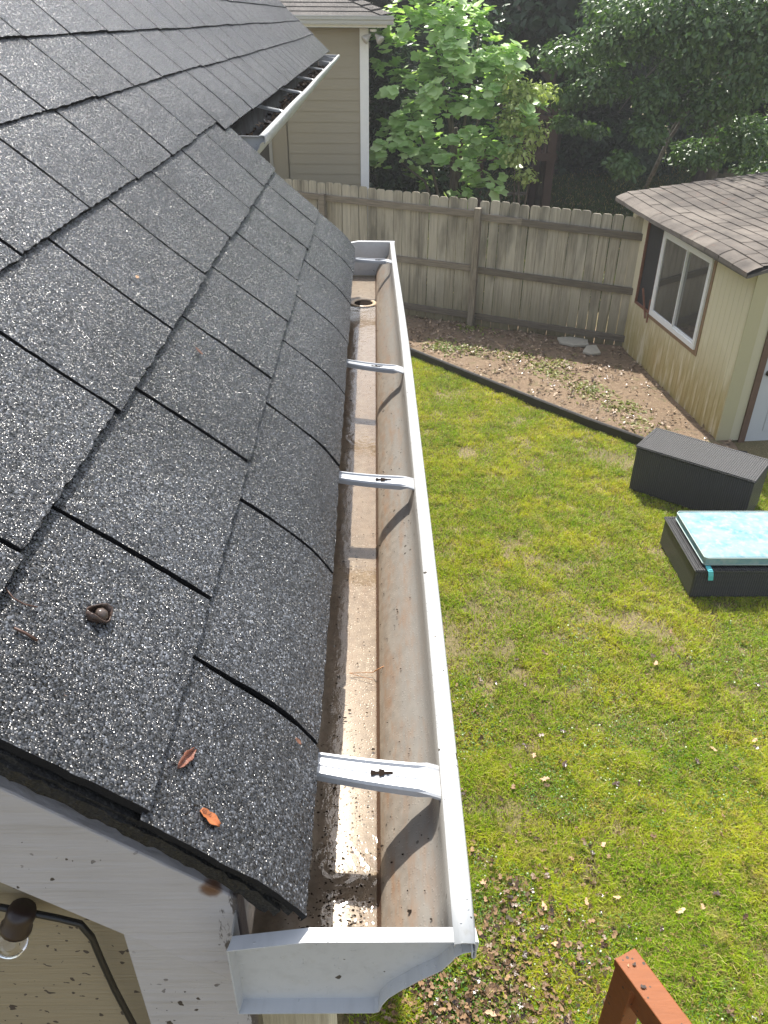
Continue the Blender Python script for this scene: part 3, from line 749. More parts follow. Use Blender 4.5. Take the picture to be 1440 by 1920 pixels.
mb.add([A0 + sd * .3 + ii, A0 + sd * 2.9 + ii, A0 + sd * 2.9 + ii + Vector((0, 0, WT)), A0 + sd * .3 + ii + Vector((0, 0, WT))], [(0, 1, 2, 3)]); mb.build('inner_panel', M_inside, shed)
# corner trim boards
mb = MB(); mb.obox(B0 + rt * .066 + sd * .008 + Vector((0, 0, .97)), rt, sd, (0, 0, 1), .155, .016, 1.88); mb.build('corner_trim', mat_shed('khaki shed trim', (.47, .43, .27), False), shed, bevel=.002)
mb = MB(); mb.obox(B0 + rt * .29 + sd * .010 + Vector((0, 0, .85)), rt, sd, (0, 0, 1), .07, .02, 1.72); mb.obox(B0 + rt * .74 + sd * .010 + Vector((0, 0, 1.745)), rt, sd, (0, 0, 1), .97, .02, .07)
mb.build('door_trim', simple('brown bare door trim', (.14, .085, .055), .8, 20, .3, .002), shed)
door_m = simple('grey white door paint', (.52, .54, .55), .45, 9, .06)
mb = MB(); q = B0 + rt * (du0 + .41) - sd * .02; mb.obox(q + Vector((0, 0, .85)), rt, sd, (0, 0, 1), .82, .035, 1.70)
door = mb.build('door', door_m, shed, bevel=.003)
mb = MB(); mb.obox(q + sd * .020 + rt * .03 + Vector((0, 0, .42)), rt, sd, (0, 0, 1), .52, .012, .60); mb.obox(q + sd * .020 + rt * .03 + Vector((0, 0, 1.22)), rt, sd, (0, 0, 1), .52, .012, .75)
o = mb.build('door_panel', door_m, shed, bevel=.006)
kn = MB(); kn.lathe(q + sd * .018 - rt * .345 + Vector((0, 0, .80)), sd, [(0, .032), (.006, .032), (.008, .014), (.03, .012), (.038, .026), (.055, .030), (.066, .022), (.068, .002)], 16)
k_ = kn.build('knob', simple('aged bronze knob', (.09, .08, .06), .35, 30, .3, metal=.6), shed, smooth=True)
def reparent(ch, par):
    ch.parent = par; ch.matrix_parent_inverse = Matrix.Translation(shed.location).inverted() @ Matrix.Identity(4)
    ch.matrix_parent_inverse = Matrix.Identity(4)
reparent(k_, door); reparent(o, door)
mb = MB(); mb.obox(q + sd * .09 + Vector((0, 0, -.055)), rt, sd, (0, 0, 1), .95, .20, .05); mb.build('threshold', M_whitetrim, shed)
# window white
def wp(s, z, o=0): return A0 + sd * s + sn * o + Vector((0, 0, z))
wr = simple('white vinyl window frame', (.78, .79, .80), .4, 20, .04)
wz0, wz1 = oz0 + .02, oz1 - .01
def frame_rect(mb, s0, s1, z0, z1, w, o, t):
    for (a, b, c, d_) in ((s0, s1, z0, z0 + w), (s0, s1, z1 - w, z1), (s0, s0 + w, z0 + w, z1 - w), (s1 - w, s1, z0 + w, z1 - w)):
        mb.obox(wp((a + b) / 2, (c + d_) / 2, o), sd, sn, (0, 0, 1), b - a, t, d_ - c)
tb = MB(); frame_rect(tb, o2a - .03, o2b + .05, oz0 - .04, oz1 + .03, .065, .004, .022); tb.build('window_trim', simple('brown window casing', (.26, .17, .10), .75, 20, .3, .002), shed)
wf = MB(); frame_rect(wf, o2a + .02, o2b, wz0, wz1, .055, .014, .05); frame_rect(wf, o2a + .075, o2a + .70, wz0 + .055, wz1 - .055, .018, .022, .03)
frame_rect(wf, o2a + .665, o2b - .055, wz0 + .055, wz1 - .055, .022, .010, .03); win = wf.build('window', wr, shed, bevel=.002)
tgl = NT('dusty dark window glass'); ng = tgl.noise(tgl.pos(), 5, 4)
gs = tgl.n('MixShader', i0=tgl.math('ADD', tgl.math('MULTIPLY', tgl.n('Fresnel', i0=1.5).outputs[0], 0.42), .01), i1=tgl.pbr((.035, .035, .032), .7), i2=tgl.n('BsdfGlossy', in_Roughness=.04).outputs[0])
M_glass = tgl.done(gs.outputs[0])
for (a, b, o_) in ((o2a + .093, o2a + .66, .020), (o2a + .68, o2b - .07, .006)):
    g_ = MB(); g_.obox(wp((a + b) / 2, (wz0 + wz1) / 2, o_), sd, sn, (0, 0, 1), b - a, .004, wz1 - wz0 - .12); p_ = g_.build('pane', M_glass, shed); reparent(p_, win)
# dark opening with red-brown raw edge
redw = simple('red brown raw wood', (.22, .10, .06), .8, 20, .35, .002)
fm = MB(); frame_rect(fm, o1a, o1b + .01, oz0, oz1, .022, .002, .03); op = fm.build('broken_window', redw, shed)
op['label'] = 'dark empty window opening with a red brown raw frame'
g_ = MB(); g_.obox(wp((o1a + o1b) / 2, (oz0 + oz1) / 2, -.02), sd, sn, (0, 0, 1), o1b - o1a, .004, oz1 - oz0); p_ = g_.build('screen', simple('dark torn screen', (.04, .038, .036), .8, 30, .3), shed); reparent(p_, op)
st = MB(); st.bar(wp(.74, .98, .02), wp(.98, .66, .03), .02, .02); st.bar(wp(1.04, .92, .03), wp(1.06, .63, .035), .018, .018); p_ = st.build('splinter', redw, shed); reparent(p_, op)
# roof of the shed : two slopes, thick drooping shingles
def mat_shedroof():
    t = NT('weathered brown grey shingles'); p = t.pos(); n = t.noise(p, 2.2, 5, .6); n2 = t.noise(p, 45, 5, .8)
    v = t.n('NewGeometry').outputs['Random Per Island']
    c = t.mix(t.ramp(n, [(.35, 0.), (.65, 1.)]), (.07, .06, .052), (.23, .20, .17)); c = t.mix(n2, t.mix(.35, c, (.03, .03, .03)), c); c = t.mix(t.math('MULTIPLY', v, .5), c, (.10, .085, .075))
    c = t.mix(t.ramp(t.noise(p, 6, 4, .7), [(.60, 0.), (.72, .6)]), c, (.16, .09, .06))
    return t.done(t.pbr(c, .9, t.bump(n2, .006)))
M_sr = mat_shedroof(); mb = MB(); ov = .22
def SR(side, u, v, off=0):
    """u along ridge from back(-.15) to front(LS+.2), v from ridge down the slope; side +1 left"""
    x = ctr - v if side > 0 else ctr + v
    z = gz(ctr) + .045 - GP * v + off
    ex = max(0, v - ctr - .05); z -= ex * ex * 1.6; z += .022 * (1 - min(1, max(0, u / LS)))
    z += .012 * math.sin(u * 2.1 + v) 
    return A0 + sd * u + rt * x + Vector((0, 0, z))
VM = ctr + ov
for side in (1, -1):
    k = 0; v1 = VM
    while v1 > 0.001:
        v0 = max(0, v1 - .145); u = -.17 - random.random() * .2; first = True
        while u < LS + .17:
            ue = min(LS + .17, u + .30 + random.uniform(-.01, .01)); us = max(u, -.17)
            if ue > us + .01:
                n4 = 3; vs = []; hj = random.uniform(0, .006); v1j = v1 + random.uniform(-.006, .006)
                for a_ in range(n4 + 1):
                    vv = v1 + (v0 - v1) * a_ / n4; o = .010 * (1 - a_ / n4) + .002
                    for uu in (us + .005, ue - .005): vs.append(SR(side, uu, vv, o + hj))
                vs += [SR(side, us + .005, v1, -.012 if k else -.03), SR(side, ue - .005, v1, -.012 if k else -.03)]
                fs = [(2 * a_, 2 * a_ + 1, 2 * a_ + 3, 2 * a_ + 2) for a_ in range(n4)] + [(0, 8, 9, 1)]
                mb.add(vs, fs)
            u = ue
        v1 = v0; k += 1
roof_s = mb.build('roof', M_sr, shed)
mb = MB()
for side in (1, -1):     # deck under shingles with thickness
    N = 10; vs = []
    for o in (-.030, -.060):
        for a_ in range(N + 1):
            for uu in (-.15, LS + .15): vs.append(SR(side, uu, (VM - .02) * a_ / N, o))
    k = 2 * (N + 1)
    for a_ in range(N):
        i = 2 * a_; mb.add([], []); 
    fs = []
    for a_ in range(N):
        i = 2 * a_; fs += [(i, i + 1, i + 3, i + 2), (k + i, k + i + 2, k + i + 3, k + i + 1), (i, i + 2, k + i + 2, k + i), (i + 1, k + i + 1, k + i + 3, i + 3)]
    fs.append((2 * N, 2 * N + 1, k + 2 * N + 1, k + 2 * N)); mb.add(vs, fs)
mb.build('roof_deck', simple('grey aged roof deck', (.12, .11, .10), .9, 20, .3), shed)

# ------------------------------------------------------------------ wicker boxes
def mat_wicker():
    t = NT('charcoal woven resin'); tc = t.n('TexCoord').outputs['Object']
    w1 = t.n('TexWave', in_Vector=tc, in_Scale=17.0, bands_direction='X'); w2 = t.n('TexWave', in_Vector=tc, in_Scale=26.0, bands_direction='Y'); w3 = t.n('TexWave', in_Vector=tc, in_Scale=26.0, bands_direction='Z')
    h = t.math('ADD', t.math('ADD', w1.outputs[1], t.math('MULTIPLY', w2.outputs[1], .6)), w3.outputs[1])
    c = t.mix(t.ramp(t.math('MULTIPLY', h, .4), [(.3, 0.), (.8, 1.)]), (.022, .022, .023), (.085, .085, .087))
    return t.done(t.pbr(c, .35, t.bump(h, .004)))
M_wick = mat_wicker()
def wicker(name, corners, zt, label):
    """corners: 4 ground corners CCW"""
    c = sum((Vector((x, y, 0)) for x, y in corners), Vector()) / 4; u = Vector((corners[1][0] - corners[0][0], corners[1][1] - corners[0][1], 0)); lx = u.length; u.normalize(); v = Vector((-u.y, u.x, 0))
    ly = (Vector((corners[3][0], corners[3][1], 0)) - Vector((corners[0][0], corners[0][1], 0))).length
    e = bpy.data.objects.new(name, None); col.objects.link(e); e.location = c; e.rotation_euler = (0, 0, math.atan2(u.y, u.x)); tag(e, label, 'wicker box', 'wicker boxes on the lawn')
    mb = MB(); mb.box(-lx / 2 + .01, lx / 2 - .01, -ly / 2 + .01, ly / 2 - .01, .02, zt - .022); b_ = mb.build('body', M_wick, None, bevel=.012); b_.parent = e
    # slight woven rounded top frame
    mb = MB(); mb.box(-lx / 2, lx / 2, -ly / 2, ly / 2, zt - .02, zt); b_ = mb.build('top', M_wick, None, bevel=.008); b_.parent = e
    mb = MB()
    for (x0, x1, y0, y1) in ((-lx / 2 + .004, lx / 2 - .004, -ly / 2 + .004, -ly / 2 + .03), (-lx / 2 + .004, lx / 2 - .004, ly / 2 - .03, ly / 2 - .004)): mb.box(x0, x1, y0, y1, zt + .0005, zt + .003)
    for (x0, x1) in ((-lx / 2 + .004, -lx / 2 + .03), (lx / 2 - .03, lx / 2 - .004)): mb.box(x0, x1, -ly / 2 + .031, ly / 2 - .031, zt + .0005, zt + .003)
    b_ = mb.build('rim', M_wick, None, bevel=.003); b_.parent = e
    for sx in (-1, 1):
        for sy in (-1, 1):
            mb = MB(); mb.box(sx * (lx / 2 - .05) - .02, sx * (lx / 2 - .05) + .02, sy * (ly / 2 - .05) - .02, sy * (ly / 2 - .05) + .02, 0, .022); f_ = mb.build('foot', M_slot, None); f_.parent = e
    return e
T1 = [(2.510, 6.622), (3.38, 5.93), (3.65, 6.40), (2.784, 7.05)]
wicker('wicker_box', T1, .50, 'tall charcoal wicker box with a bare top, standing beside the shed door')
T2 = [(2.524, 4.93), (3.55, 4.93), (3.51, 5.72), (2.505, 5.72)]
wicker('wicker_box', T2, .29, 'low charcoal wicker box carrying the pale blue cushion')
def mat_cushion():
    t = NT('pale blue white clouded fabric'); p = t.pos(); n = t.noise(p, 5, 6, .65); n2 = t.noise(p, 16, 4, .6)
    c = t.mix(t.ramp(n, [(.40, 0.), (.66, 1.)]), (.25, .37, .39), (.09, .25, .33)); c = t.mix(t.ramp(n2, [(.5, 0.), (.65, .7)]), c, (.34, .41, .415))
    return t.done(t.pbr(c, .75, t.bump(n2, .004)))
M_cush = mat_cushion()
cu = thing('seat_cushion', (2.98, 5.32, .30), 'thick pale blue clouded seat cushion with a turquoise tab, lying on the low wicker box', 'cushion')
mb = MB(); cx0, cx1, cy0, cy1, cz0, cz1 = 2.585, 3.40, 4.975, 5.66, .297, .385
N = 14; vs = []; fs = []
def cpt(u, v, top):
    # rounded-rectangle pillow
    x = cx0 + (cx1 - cx0) * u; y = cy0 + (cy1 - cy0) * v
    e = min(u, 1 - u, v, 1 - v); b = min(1, e * 9)
    puff = .012 * math.sin(math.pi * u) ** .5 * math.sin(math.pi * v) ** .5
    return (x, y, (cz1 + puff - .006 * (1 - b)) if top else cz0)
W = N + 1
for top in (1, 0):
    for i in range(W):
        for j in range(W): vs.append(cpt(i / N, j / N, top))
for i in range(N):
    for j in range(N):
        q = (i * W + j, (i + 1) * W + j, (i + 1) * W + j + 1, i * W + j + 1); fs.append(q); fs.append(tuple(W * W + k for k in reversed(q)))
bd = [i * W for i in range(W)] + [N * W + j for j in range(1, W)] + [i * W + N for i in range(N - 1, -1, -1)] + [j for j in range(N - 1, 0, -1)]
for a in range(len(bd)):
    b = bd[(a + 1) % len(bd)]; fs.append((bd[a], W * W + bd[a], W * W + b, b))
mb.add(vs, fs); o = mb.build('pad', M_cush, cu); m = o.modifiers.new('bevel', 'BEVEL'); m.width = .022; m.segments = 4; m.limit_method = 'ANGLE'; m.angle_limit = R(50)
mb = MB(); zz = .322
for z_ in (.318, .378):
    loop = [(cx0 + .02, cy0 - .002), (cx1 - .02, cy0 - .002), (cx1 + .002, cy0 + .02), (cx1 + .002, cy1 - .02), (cx1 - .02, cy1 + .002), (cx0 + .02, cy1 + .002), (cx0 - .002, cy1 - .02), (cx0 - .002, cy0 + .02), (cx0 + .02, cy0 - .002)]
    mb.tube([(x, y, z_) for x, y in loop], .005, 6)
mb.build('piping', simple('grey green piping', (.38, .47, .46), .7, 20, .1), cu, smooth=True)
mb = MB(); a = Vector((2.60, 4.99, .305)); 
tp = [(2.62, 4.99, .308), (2.62, 4.955, .304), (2.624, 4.915, .295), (2.63, 4.905, .26), (2.637, 4.905, .215)]
vs = []; 
for i, q in enumerate(tp): vs += [Vector(q) + Vector((-.020, 0, 0)), Vector(q) + Vector((.020, 0, .0))]
mb.add(vs, [(2 * i, 2 * i + 1, 2 * i + 3, 2 * i + 2) for i in range(len(tp) - 1)]); mb.build('tie_tab', simple('turquoise ribbon', (.10, .52, .56), .5, 20, .1), cu, solid=.003)

# ------------------------------------------------------------------ deck rail
rl = thing('deck_railing', (.92, 1.35, 0), 'red brown stained deck railing corner with wet leaf bits on its cap', 'railing')
def mat_deck():
    t = NT('red brown deck stain'); n = t.noise(t.pos((3, 22, 22)), 2, 6, .6); p = t.pos()
    c = t.mix(n, (.18, .052, .011), (.30, .088, .016))
    v = t.n('TexVoronoi', in_Vector=p, in_Scale=60); sz = t.math('MULTIPLY', t.math('POWER', t.n('SeparateColor', i0=v.outputs['Color']).outputs[0], 6.0), .35)
    c = t.mix(t.math('LESS_THAN', v.outputs['Distance'], sz), c, (.05, .03, .02)); return t.done(t.pbr(c, .6, t.bump(n, .002)))
M_deck = mat_deck(); zr_ = 1.27
a = (onz(1148, 1787, zr_) + onz(1195, 1787, zr_)) / 2; b = (onz(1240, 1920, zr_) + onz(1300, 1920, zr_)) / 2; dd = (b - a).normalized(); e = b + dd * .9
sdv = Vector((dd.y, -dd.x, 0)); 
mb = MB(); mb.obox((a + e) / 2 - Vector((0, 0, .019)), dd, sdv, (0, 0, 1), (e - a).length, .088, .038); mb.build('top_rail', M_deck, rl, bevel=.004)
mb = MB(); q = a + dd * .05; mb.obox(Vector((q.x, q.y, (zr_ - .04) / 2)), dd, sdv, (0, 0, 1), .085, .085, zr_ - .04); mb.build('post', M_deck, rl, bevel=.004)
mb = MB(); q2 = a + dd * .09; mb.obox((q2 + e) / 2 - Vector((0, 0, .13)), dd, sdv, (0, 0, 1), (e - q2).length, .036, .088); mb.build('stringer', M_deck, rl, bevel=.003); mb = MB(); mb.obox((q2 + e) / 2 - Vector((0, 0, 1.03)), dd, sdv, (0, 0, 1), (e - q2).length, .036, .088); mb.build('stringer', M_deck, rl, bevel=.003)
for k in range(6):
    mb = MB(); q3 = a + dd * (.26 + k * .12); mb.obox(Vector((q3.x, q3.y, zr_ - .60)) + sdv * .036, dd, sdv, (0, 0, 1), .036, .034, .98); mb.build('baluster', M_deck, rl)
def flatleaf(pt, size, ang, mat, label, cat='leaf', name='fallen_leaf', tilt=0, group=None, sd_=0):
    r = random.Random(sd_); N = 14; vs = [Vector((0, 0, .004 * size / .05))]
    for k in range(N):
        th = 2 * math.pi * k / N; rr = size * (.62 + r.uniform(-.30, .28)) * (1 - .45 * abs(math.sin(th)))
        vs.append(Vector((math.cos(th) * rr, math.sin(th) * rr, r.uniform(0, .22) * size)))
    rot = Matrix.Rotation(R(ang), 3, 'Z') @ Matrix.Rotation(R(tilt), 3, 'X')
    o = make(name, [rot @ v for v in vs], [(0, 1 + k, 1 + (k + 1) % N) for k in range(N)], mat); o.location = pt; tag(o, label, cat, group); return o
flatleaf(onz(1190, 1808, zr_ + .004), .014, 30, simple('wet grey leaf', (.10, .08, .07), .15, 60, .4), 'wet dark leaf on the end of the red brown rail cap', sd_=1)
flatleaf(onz(1178, 1810, zr_ + .003), .007, 80, M_leaf_t, 'tiny yellow leaf scrap on the end of the red brown rail cap', sd_=2)
flatleaf(onz(1207, 1850, zr_ + .004), .016, 0, simple('wet brown grey leaf', (.09, .07, .06), .12, 60, .4), 'larger wet grey leaf lying flat halfway along the visible rail cap', sd_=3)

# ------------------------------------------------------------------ neighbour house
nh = thing('neighbour_house', (-3, 14, 0), 'neighbouring house with tan lap siding, white corner board and a hip roof beyond the fence', 'house')
M_nsid = simple('tan lap siding', (.30, .265, .19), .6, 8, .06, .001, stretch=(1, 1, 8))
YH = 13.6
mb = MB(); lap_wall(mb, -1.36, -.225, YH, 0.0, 3.80, .150); lap_wall(mb, -6, -2.8, YH, 0, 3.8, .15); lap_wall(mb, -2.8, -1.36, YH, 0, 1.3, .15); lap_wall(mb, -2.8, -1.36, YH, 2.6, 3.80, .15); mb.box(-6, -.10, YH + .03, YH + .06, 0, 3.8)
mb.add([(-.10, YH + .03, 0), (-.10, YH + 8, 0), (-.10, YH + 8, 3.8), (-.10, YH + .03, 3.8)], [(0, 1, 2, 3)]); mb.build('wall', M_nsid, nh)
mb = MB(); mb.box(-.222, -.088, YH - .022, YH + .02, 0, 3.80); mb.build('corner_board', M_whitetrim, nh, bevel=.003)
mb = MB(); mb.box(-1.615, -1.375, YH - .02, YH + .012, 1.2, 2.72); mb.box(-2.80, -1.615, YH - .02, YH + .012, 2.52, 2.72); mb.build('window_casing', simple('tan casing board', (.27, .235, .165), .6, 8, .06), nh)
mb = MB(); mb.box(-1.665, -1.615, YH - .035, YH + .02, 1.25, 2.52); mb.box(-2.75, -2.70, YH - .035, YH + .02, 1.25, 2.52); mb.box(-2.70, -1.665, YH - .035, YH + .02, 2.47, 2.52); mb.box(-2.70, -1.665, YH - .035, YH + .02, 1.25, 1.30)
w_ = mb.build('window', simple('grey tan window frame', (.30, .29, .25), .5, 8, .05), nh); mb = MB(); mb.box(-2.70, -1.665, YH, YH + .008, 1.30, 2.47); p_ = mb.build('pane', M_glass, nh)
p_.parent = w_; p_.matrix_parent_inverse = Matrix.Identity(4)
YE = 13.15; ze = at(700, 31, YE).z; zb = at(700, 52, YE).z; xe = at(738, 40, YE).x
mb = MB(); mb.box(-6, xe - .09, YE + .12, YE + .145, zb + .0, ze - .02); mb.box(xe - .115, xe - .09, YE + .145, YE + 8, zb, ze - .02); mb.build('fascia', M_whitetrim, nh)
mb = MB(); mb.box(-6, xe - .115, YE + .146, YH + .03, zb + .004, zb + .016); mb.build('soffit', simple('shaded tan soffit', (.34, .31, .24), .7, 8, .05), nh)
mb = MB(); gp = [(0, 0), (-.085, 0), (-.095, .02), (-.10, .05), (-.118, .065), (-.122, .095), (-.128, .10), (-.128, .112), (-.118, .112)]
vs = [(x, YE + .12 + y, zb + .035 + z_) for x in (-6, xe) for y, z_ in gp]; W = len(gp); mb.add(vs, [(i, i + 1, W + i + 1, W + i) for i in range(W - 1)] + [tuple(range(W, 2 * W))])
mb.build('eave_gutter', M_white, nh, solid=.003)
M_nroof = mat_granules('grey brown old shingles', (1.25, 1.1, 1.0), 200, .7, 1.1, .3)
mb = MB(); k = 0; pr = .42; ye = YE + .02; xr = xe - .05; ze2 = ze + .0
for c_ in range(24):
    d0 = c_ * .13; d1 = d0 + .145
    xs = -6
    # front slope course, trimmed by the hip
    mb.add([(xs, ye + d0, ze2 + pr * d0 + .012), (xr - d0, ye + d0, ze2 + pr * d0 + .012), (xr - d1, ye + d1, ze2 + pr * d1), (xs, ye + d1, ze2 + pr * d1), (xs, ye + d0, ze2 + pr * d0 - .006), (xr - d0, ye + d0, ze2 + pr * d0 - .006)], [(0, 1, 2, 3), (0, 4, 5, 1)])
    mb.add([(xr - d0, ye + d0, ze2 + pr * d0 + .012), (xr - d0, 21, ze2 + pr * d0 + .012), (xr - d1, 21, ze2 + pr * d1), (xr - d1, ye + d1, ze2 + pr * d1)], [(0, 1, 2, 3)])
mb.build('roof', M_nroof, nh)
mb = MB()
for c_ in range(20):
    d0 = c_ * .14; d1 = d0 + .17; z0 = ze2 + pr * d0 + .030; z1 = ze2 + pr * d1 + .016
    mb.add([(xr - d0 - .13, ye + d0 - .01, z0 - .01), (xr - d0 + .012, ye + d0 - .012, z0 + .012), (xr - d0 + .01, ye + d0 + .13, z0 - .01), (xr - d1 - .13, ye + d1, z1 - .01), (xr - d1, ye + d1, z1 + .01), (xr - d1 + .01, ye + d1 + .13, z1 - .01)], [(0, 1, 4, 3), (1, 2, 5, 4)])
mb.build('hip_cap', M_nroof, nh, solid=.008)
fl = MB(); c = Vector((-.02, YH - .15, zb - .02)); fl.lathe(c, (0, 0, -1), [(0, .05), (.03, .05), (.035, .02)], 14)
fixture = fl.build('flood_light', M_whitetrim, nh, smooth=False)
for (dx, dy) in ((-.11, -.05), (.09, -.06)):
    hd = MB(); ax = Vector((dx, dy, -.09)); hd.lathe(c + Vector((0, 0, -.03)) + ax * .35, ax, [(0, .018), (.03, .024), (.07, .045), (.10, .06), (.13, .062), (.135, .05)], 14)
    h_ = hd.build('lamp_head', simple('off white lamp head', (.5, .48, .45), .4, 10, .1), nh, smooth=True); h_.parent = fixture; h_.matrix_parent_inverse = Matrix.Identity(4)
# ------------------------------------------------------------------ vegetation
def instances(name, C, S, N_, T, tris, mat, spin=None, parent=None, kind=None, seed=0):
    """place template T (k,3) at centres C with sizes S and normals N_ as one mesh"""
    r = np.random.default_rng(seed); n = len(C); N_ = N_ / np.linalg.norm(N_, axis=1, keepdims=True)
    ref = r.normal(size=(n, 3)); U = np.cross(ref, N_); U /= np.linalg.norm(U, axis=1, keepdims=True) + 1e-9
    if spin is not None:
        U = spin - N_ * (spin * N_).sum(1, keepdims=True); U /= np.linalg.norm(U, axis=1, keepdims=True) + 1e-9
    W_ = np.cross(N_, U)
    V = C[:, None, :] + S[:, None, None] * (T[None, :, 0, None] * U[:, None, :] + T[None, :, 1, None] * W_[:, None, :] + T[None, :, 2, None] * N_[:, None, :])
    k = len(T); Fc = (np.arange(n) * k)[:, None, None] + np.array(tris)[None]
    return npmesh(name, V.reshape(-1, 3), Fc.reshape(-1, len(tris[0])), mat, parent, kind=kind)
LEAF = np.array([(-.5, 0, 0), (-.15, .26, .06), (.2, .2, .05), (.5, 0, -.06), (.2, -.2, .05), (-.15, -.26, .06), (0, 0, -.02)], float)
LEAF_T = [(6, 0, 5), (6, 5, 4), (6, 4, 3), (6, 3, 2), (6, 2, 1), (6, 1, 0)]
LEAF_T = [tuple(reversed(t)) for t in LEAF_T]
lob = [(-.42, 0)]
for a_, r_ in ((-150, .28), (-118, .38), (-92, .36), (-66, .48), (-52, .47), (-32, .38), (-15, .50), (0, .56), (15, .50), (32, .38), (52, .47), (66, .48), (92, .36), (118, .38), (150, .28)):
    lob.append((math.cos(R(a_)) * r_, math.sin(R(a_)) * r_))
FIG = np.array([(0, 0, -.05)] + [(x, y, .12 * abs(y)) for x, y in lob], float)
FIG_T = [(0, 1 + i, 1 + (i + 1) % len(lob)) for i in range(len(lob))]
def mat_leaf(name, ca, cb, cc, rough=.35, trans=.35, nsc=.9, spec=.5):
    t = NT(name); g = t.n('NewGeometry'); ri = g.outputs['Random Per Island']
    c = t.mix(ri, ca, cb); c = t.mix(t.ramp(t.noise(t.pos(), nsc, 3), [(.42, 0.), (.62, .8)]), c, cc)
    p = t.pbr(c, rough, None, spec=spec); tl = t.n('BsdfTranslucent', in_Color=t.mix(1., c, (1.3, 1.5, .6), 'MULTIPLY'))
    return t.done(t.n('MixShader', i0=trans, i1=p, i2=tl.outputs[0]).outputs[0])
def cloud(cl, seed, shell=.45):
    """cl: (centre, radii, n) -> points, outward directions"""
    r = np.random.default_rng(seed); P_ = []; D_ = []
    for c, rad, n in cl:
        d = r.normal(size=(n, 3)); d /= np.linalg.norm(d, axis=1, keepdims=True)
        rr = shell + (1 - shell) * r.random(n) ** .6
        lump = 1 + .22 * np.sin(d[:, 0] * 5 + c[0] * 3) * np.sin(d[:, 2] * 6 + c[1]) + r.normal(0, .05, n)
        P_.append(np.array(c) + d * np.array(rad) * (rr * lump)[:, None]); D_.append(d)
    return np.concatenate(P_), np.concatenate(D_)

# grass ------------------------------------------------------------------
def inside_lawn(x, y):
    ex = np.array([p[0] for p in E]); ey = np.array([p[1] for p in E])
    return (y < np.interp(x, ex, ey) - .02) & ~((x > 3.72 + (7.683 - y) * -.1) & (y > 7.55))
def grass_pts(n, x0, x1, y0, y1, seed):
    r = np.random.default_rng(seed); x = r.uniform(x0, x1, n); y = r.uniform(y0, y1, n); return x, y, r
def make_grass(name, n, x0, x1, y0, y1, hmin, hmax, w, seed, mat, label, inside=True, thin=True):
    x, y, r = grass_pts(n, x0, x1, y0, y1, seed)
    keep = np.ones(n, bool)
    if inside: keep &= inside_lawn(x, y)
    if thin:
        d = fbm(x, y, 1.3, 11, 4); d2 = fbm(x, y, 5.5, 21, 3)
        bare = np.clip((d - .58) * 4, 0, .6) + np.clip((d2 - .58) * 4, 0, .7)
        for (bx_, by_, br) in ((2.11, 4.58, .17), (1.95, 4.62, .12), (1.36, 5.5, .13), (1.62, 5.35, .14), (.75, 5.95, .1), (1.0, 4.1, .12), (.62, 3.0, .2), (2.5, 5.6, .15), (2.45, 7.35, .25), (2.8, 7.2, .25)):
            bare += .95 * np.exp(-(((x - bx_) / br) ** 2 + ((y - by_) / (br * .8)) ** 2))
        lit = np.clip((2.9 - y) * .9, 0, 1) * np.clip((1.25 - x) * 1.3, 0, 1); bare += .75 * lit * (fbm(x, y, 4, 41) > .45)
        keep &= r.random(n) > np.minimum(bare, .88)
    x = x[keep]; y = y[keep]; n = len(x)
    hn = fbm(x, y, 2.1, 31); cl_ = fbm(x, y, 9.0, 61, 2); h = (hmin + (hmax - hmin) * r.random(n)) * (.5 + .7 * hn + .55 * np.clip((cl_ - .42) * 3, 0, 1))
    a = r.uniform(0, 2 * math.pi, n); lean = r.uniform(.2, 1.5, n) * h; wa = a + math.pi / 2 + r.normal(0, .5, n); ww = w * r.uniform(.6, 1.3, n) / 2
    B = np.stack([x, y, np.full(n, .002)], 1); sdv_ = np.stack([np.cos(wa) * ww, np.sin(wa) * ww, 0 * x], 1)
    mid = B + np.stack([np.cos(a) * lean * .35, np.sin(a) * lean * .35, h * .62], 1); tip = B + np.stack([np.cos(a) * lean, np.sin(a) * lean, h * .92], 1)
    V = np.stack([B - sdv_, B + sdv_, mid + sdv_ * .8, mid - sdv_ * .8, tip], 1).reshape(-1, 3)
    i = np.arange(n)[:, None, None] * 5; Fc = (i + np.array([(0, 1, 2), (0, 2, 3), (3, 2, 4)])[None]).reshape(-1, 3)
    o = npmesh(name, V, Fc, mat); tag(o, label, 'grass', kind='stuff'); return o
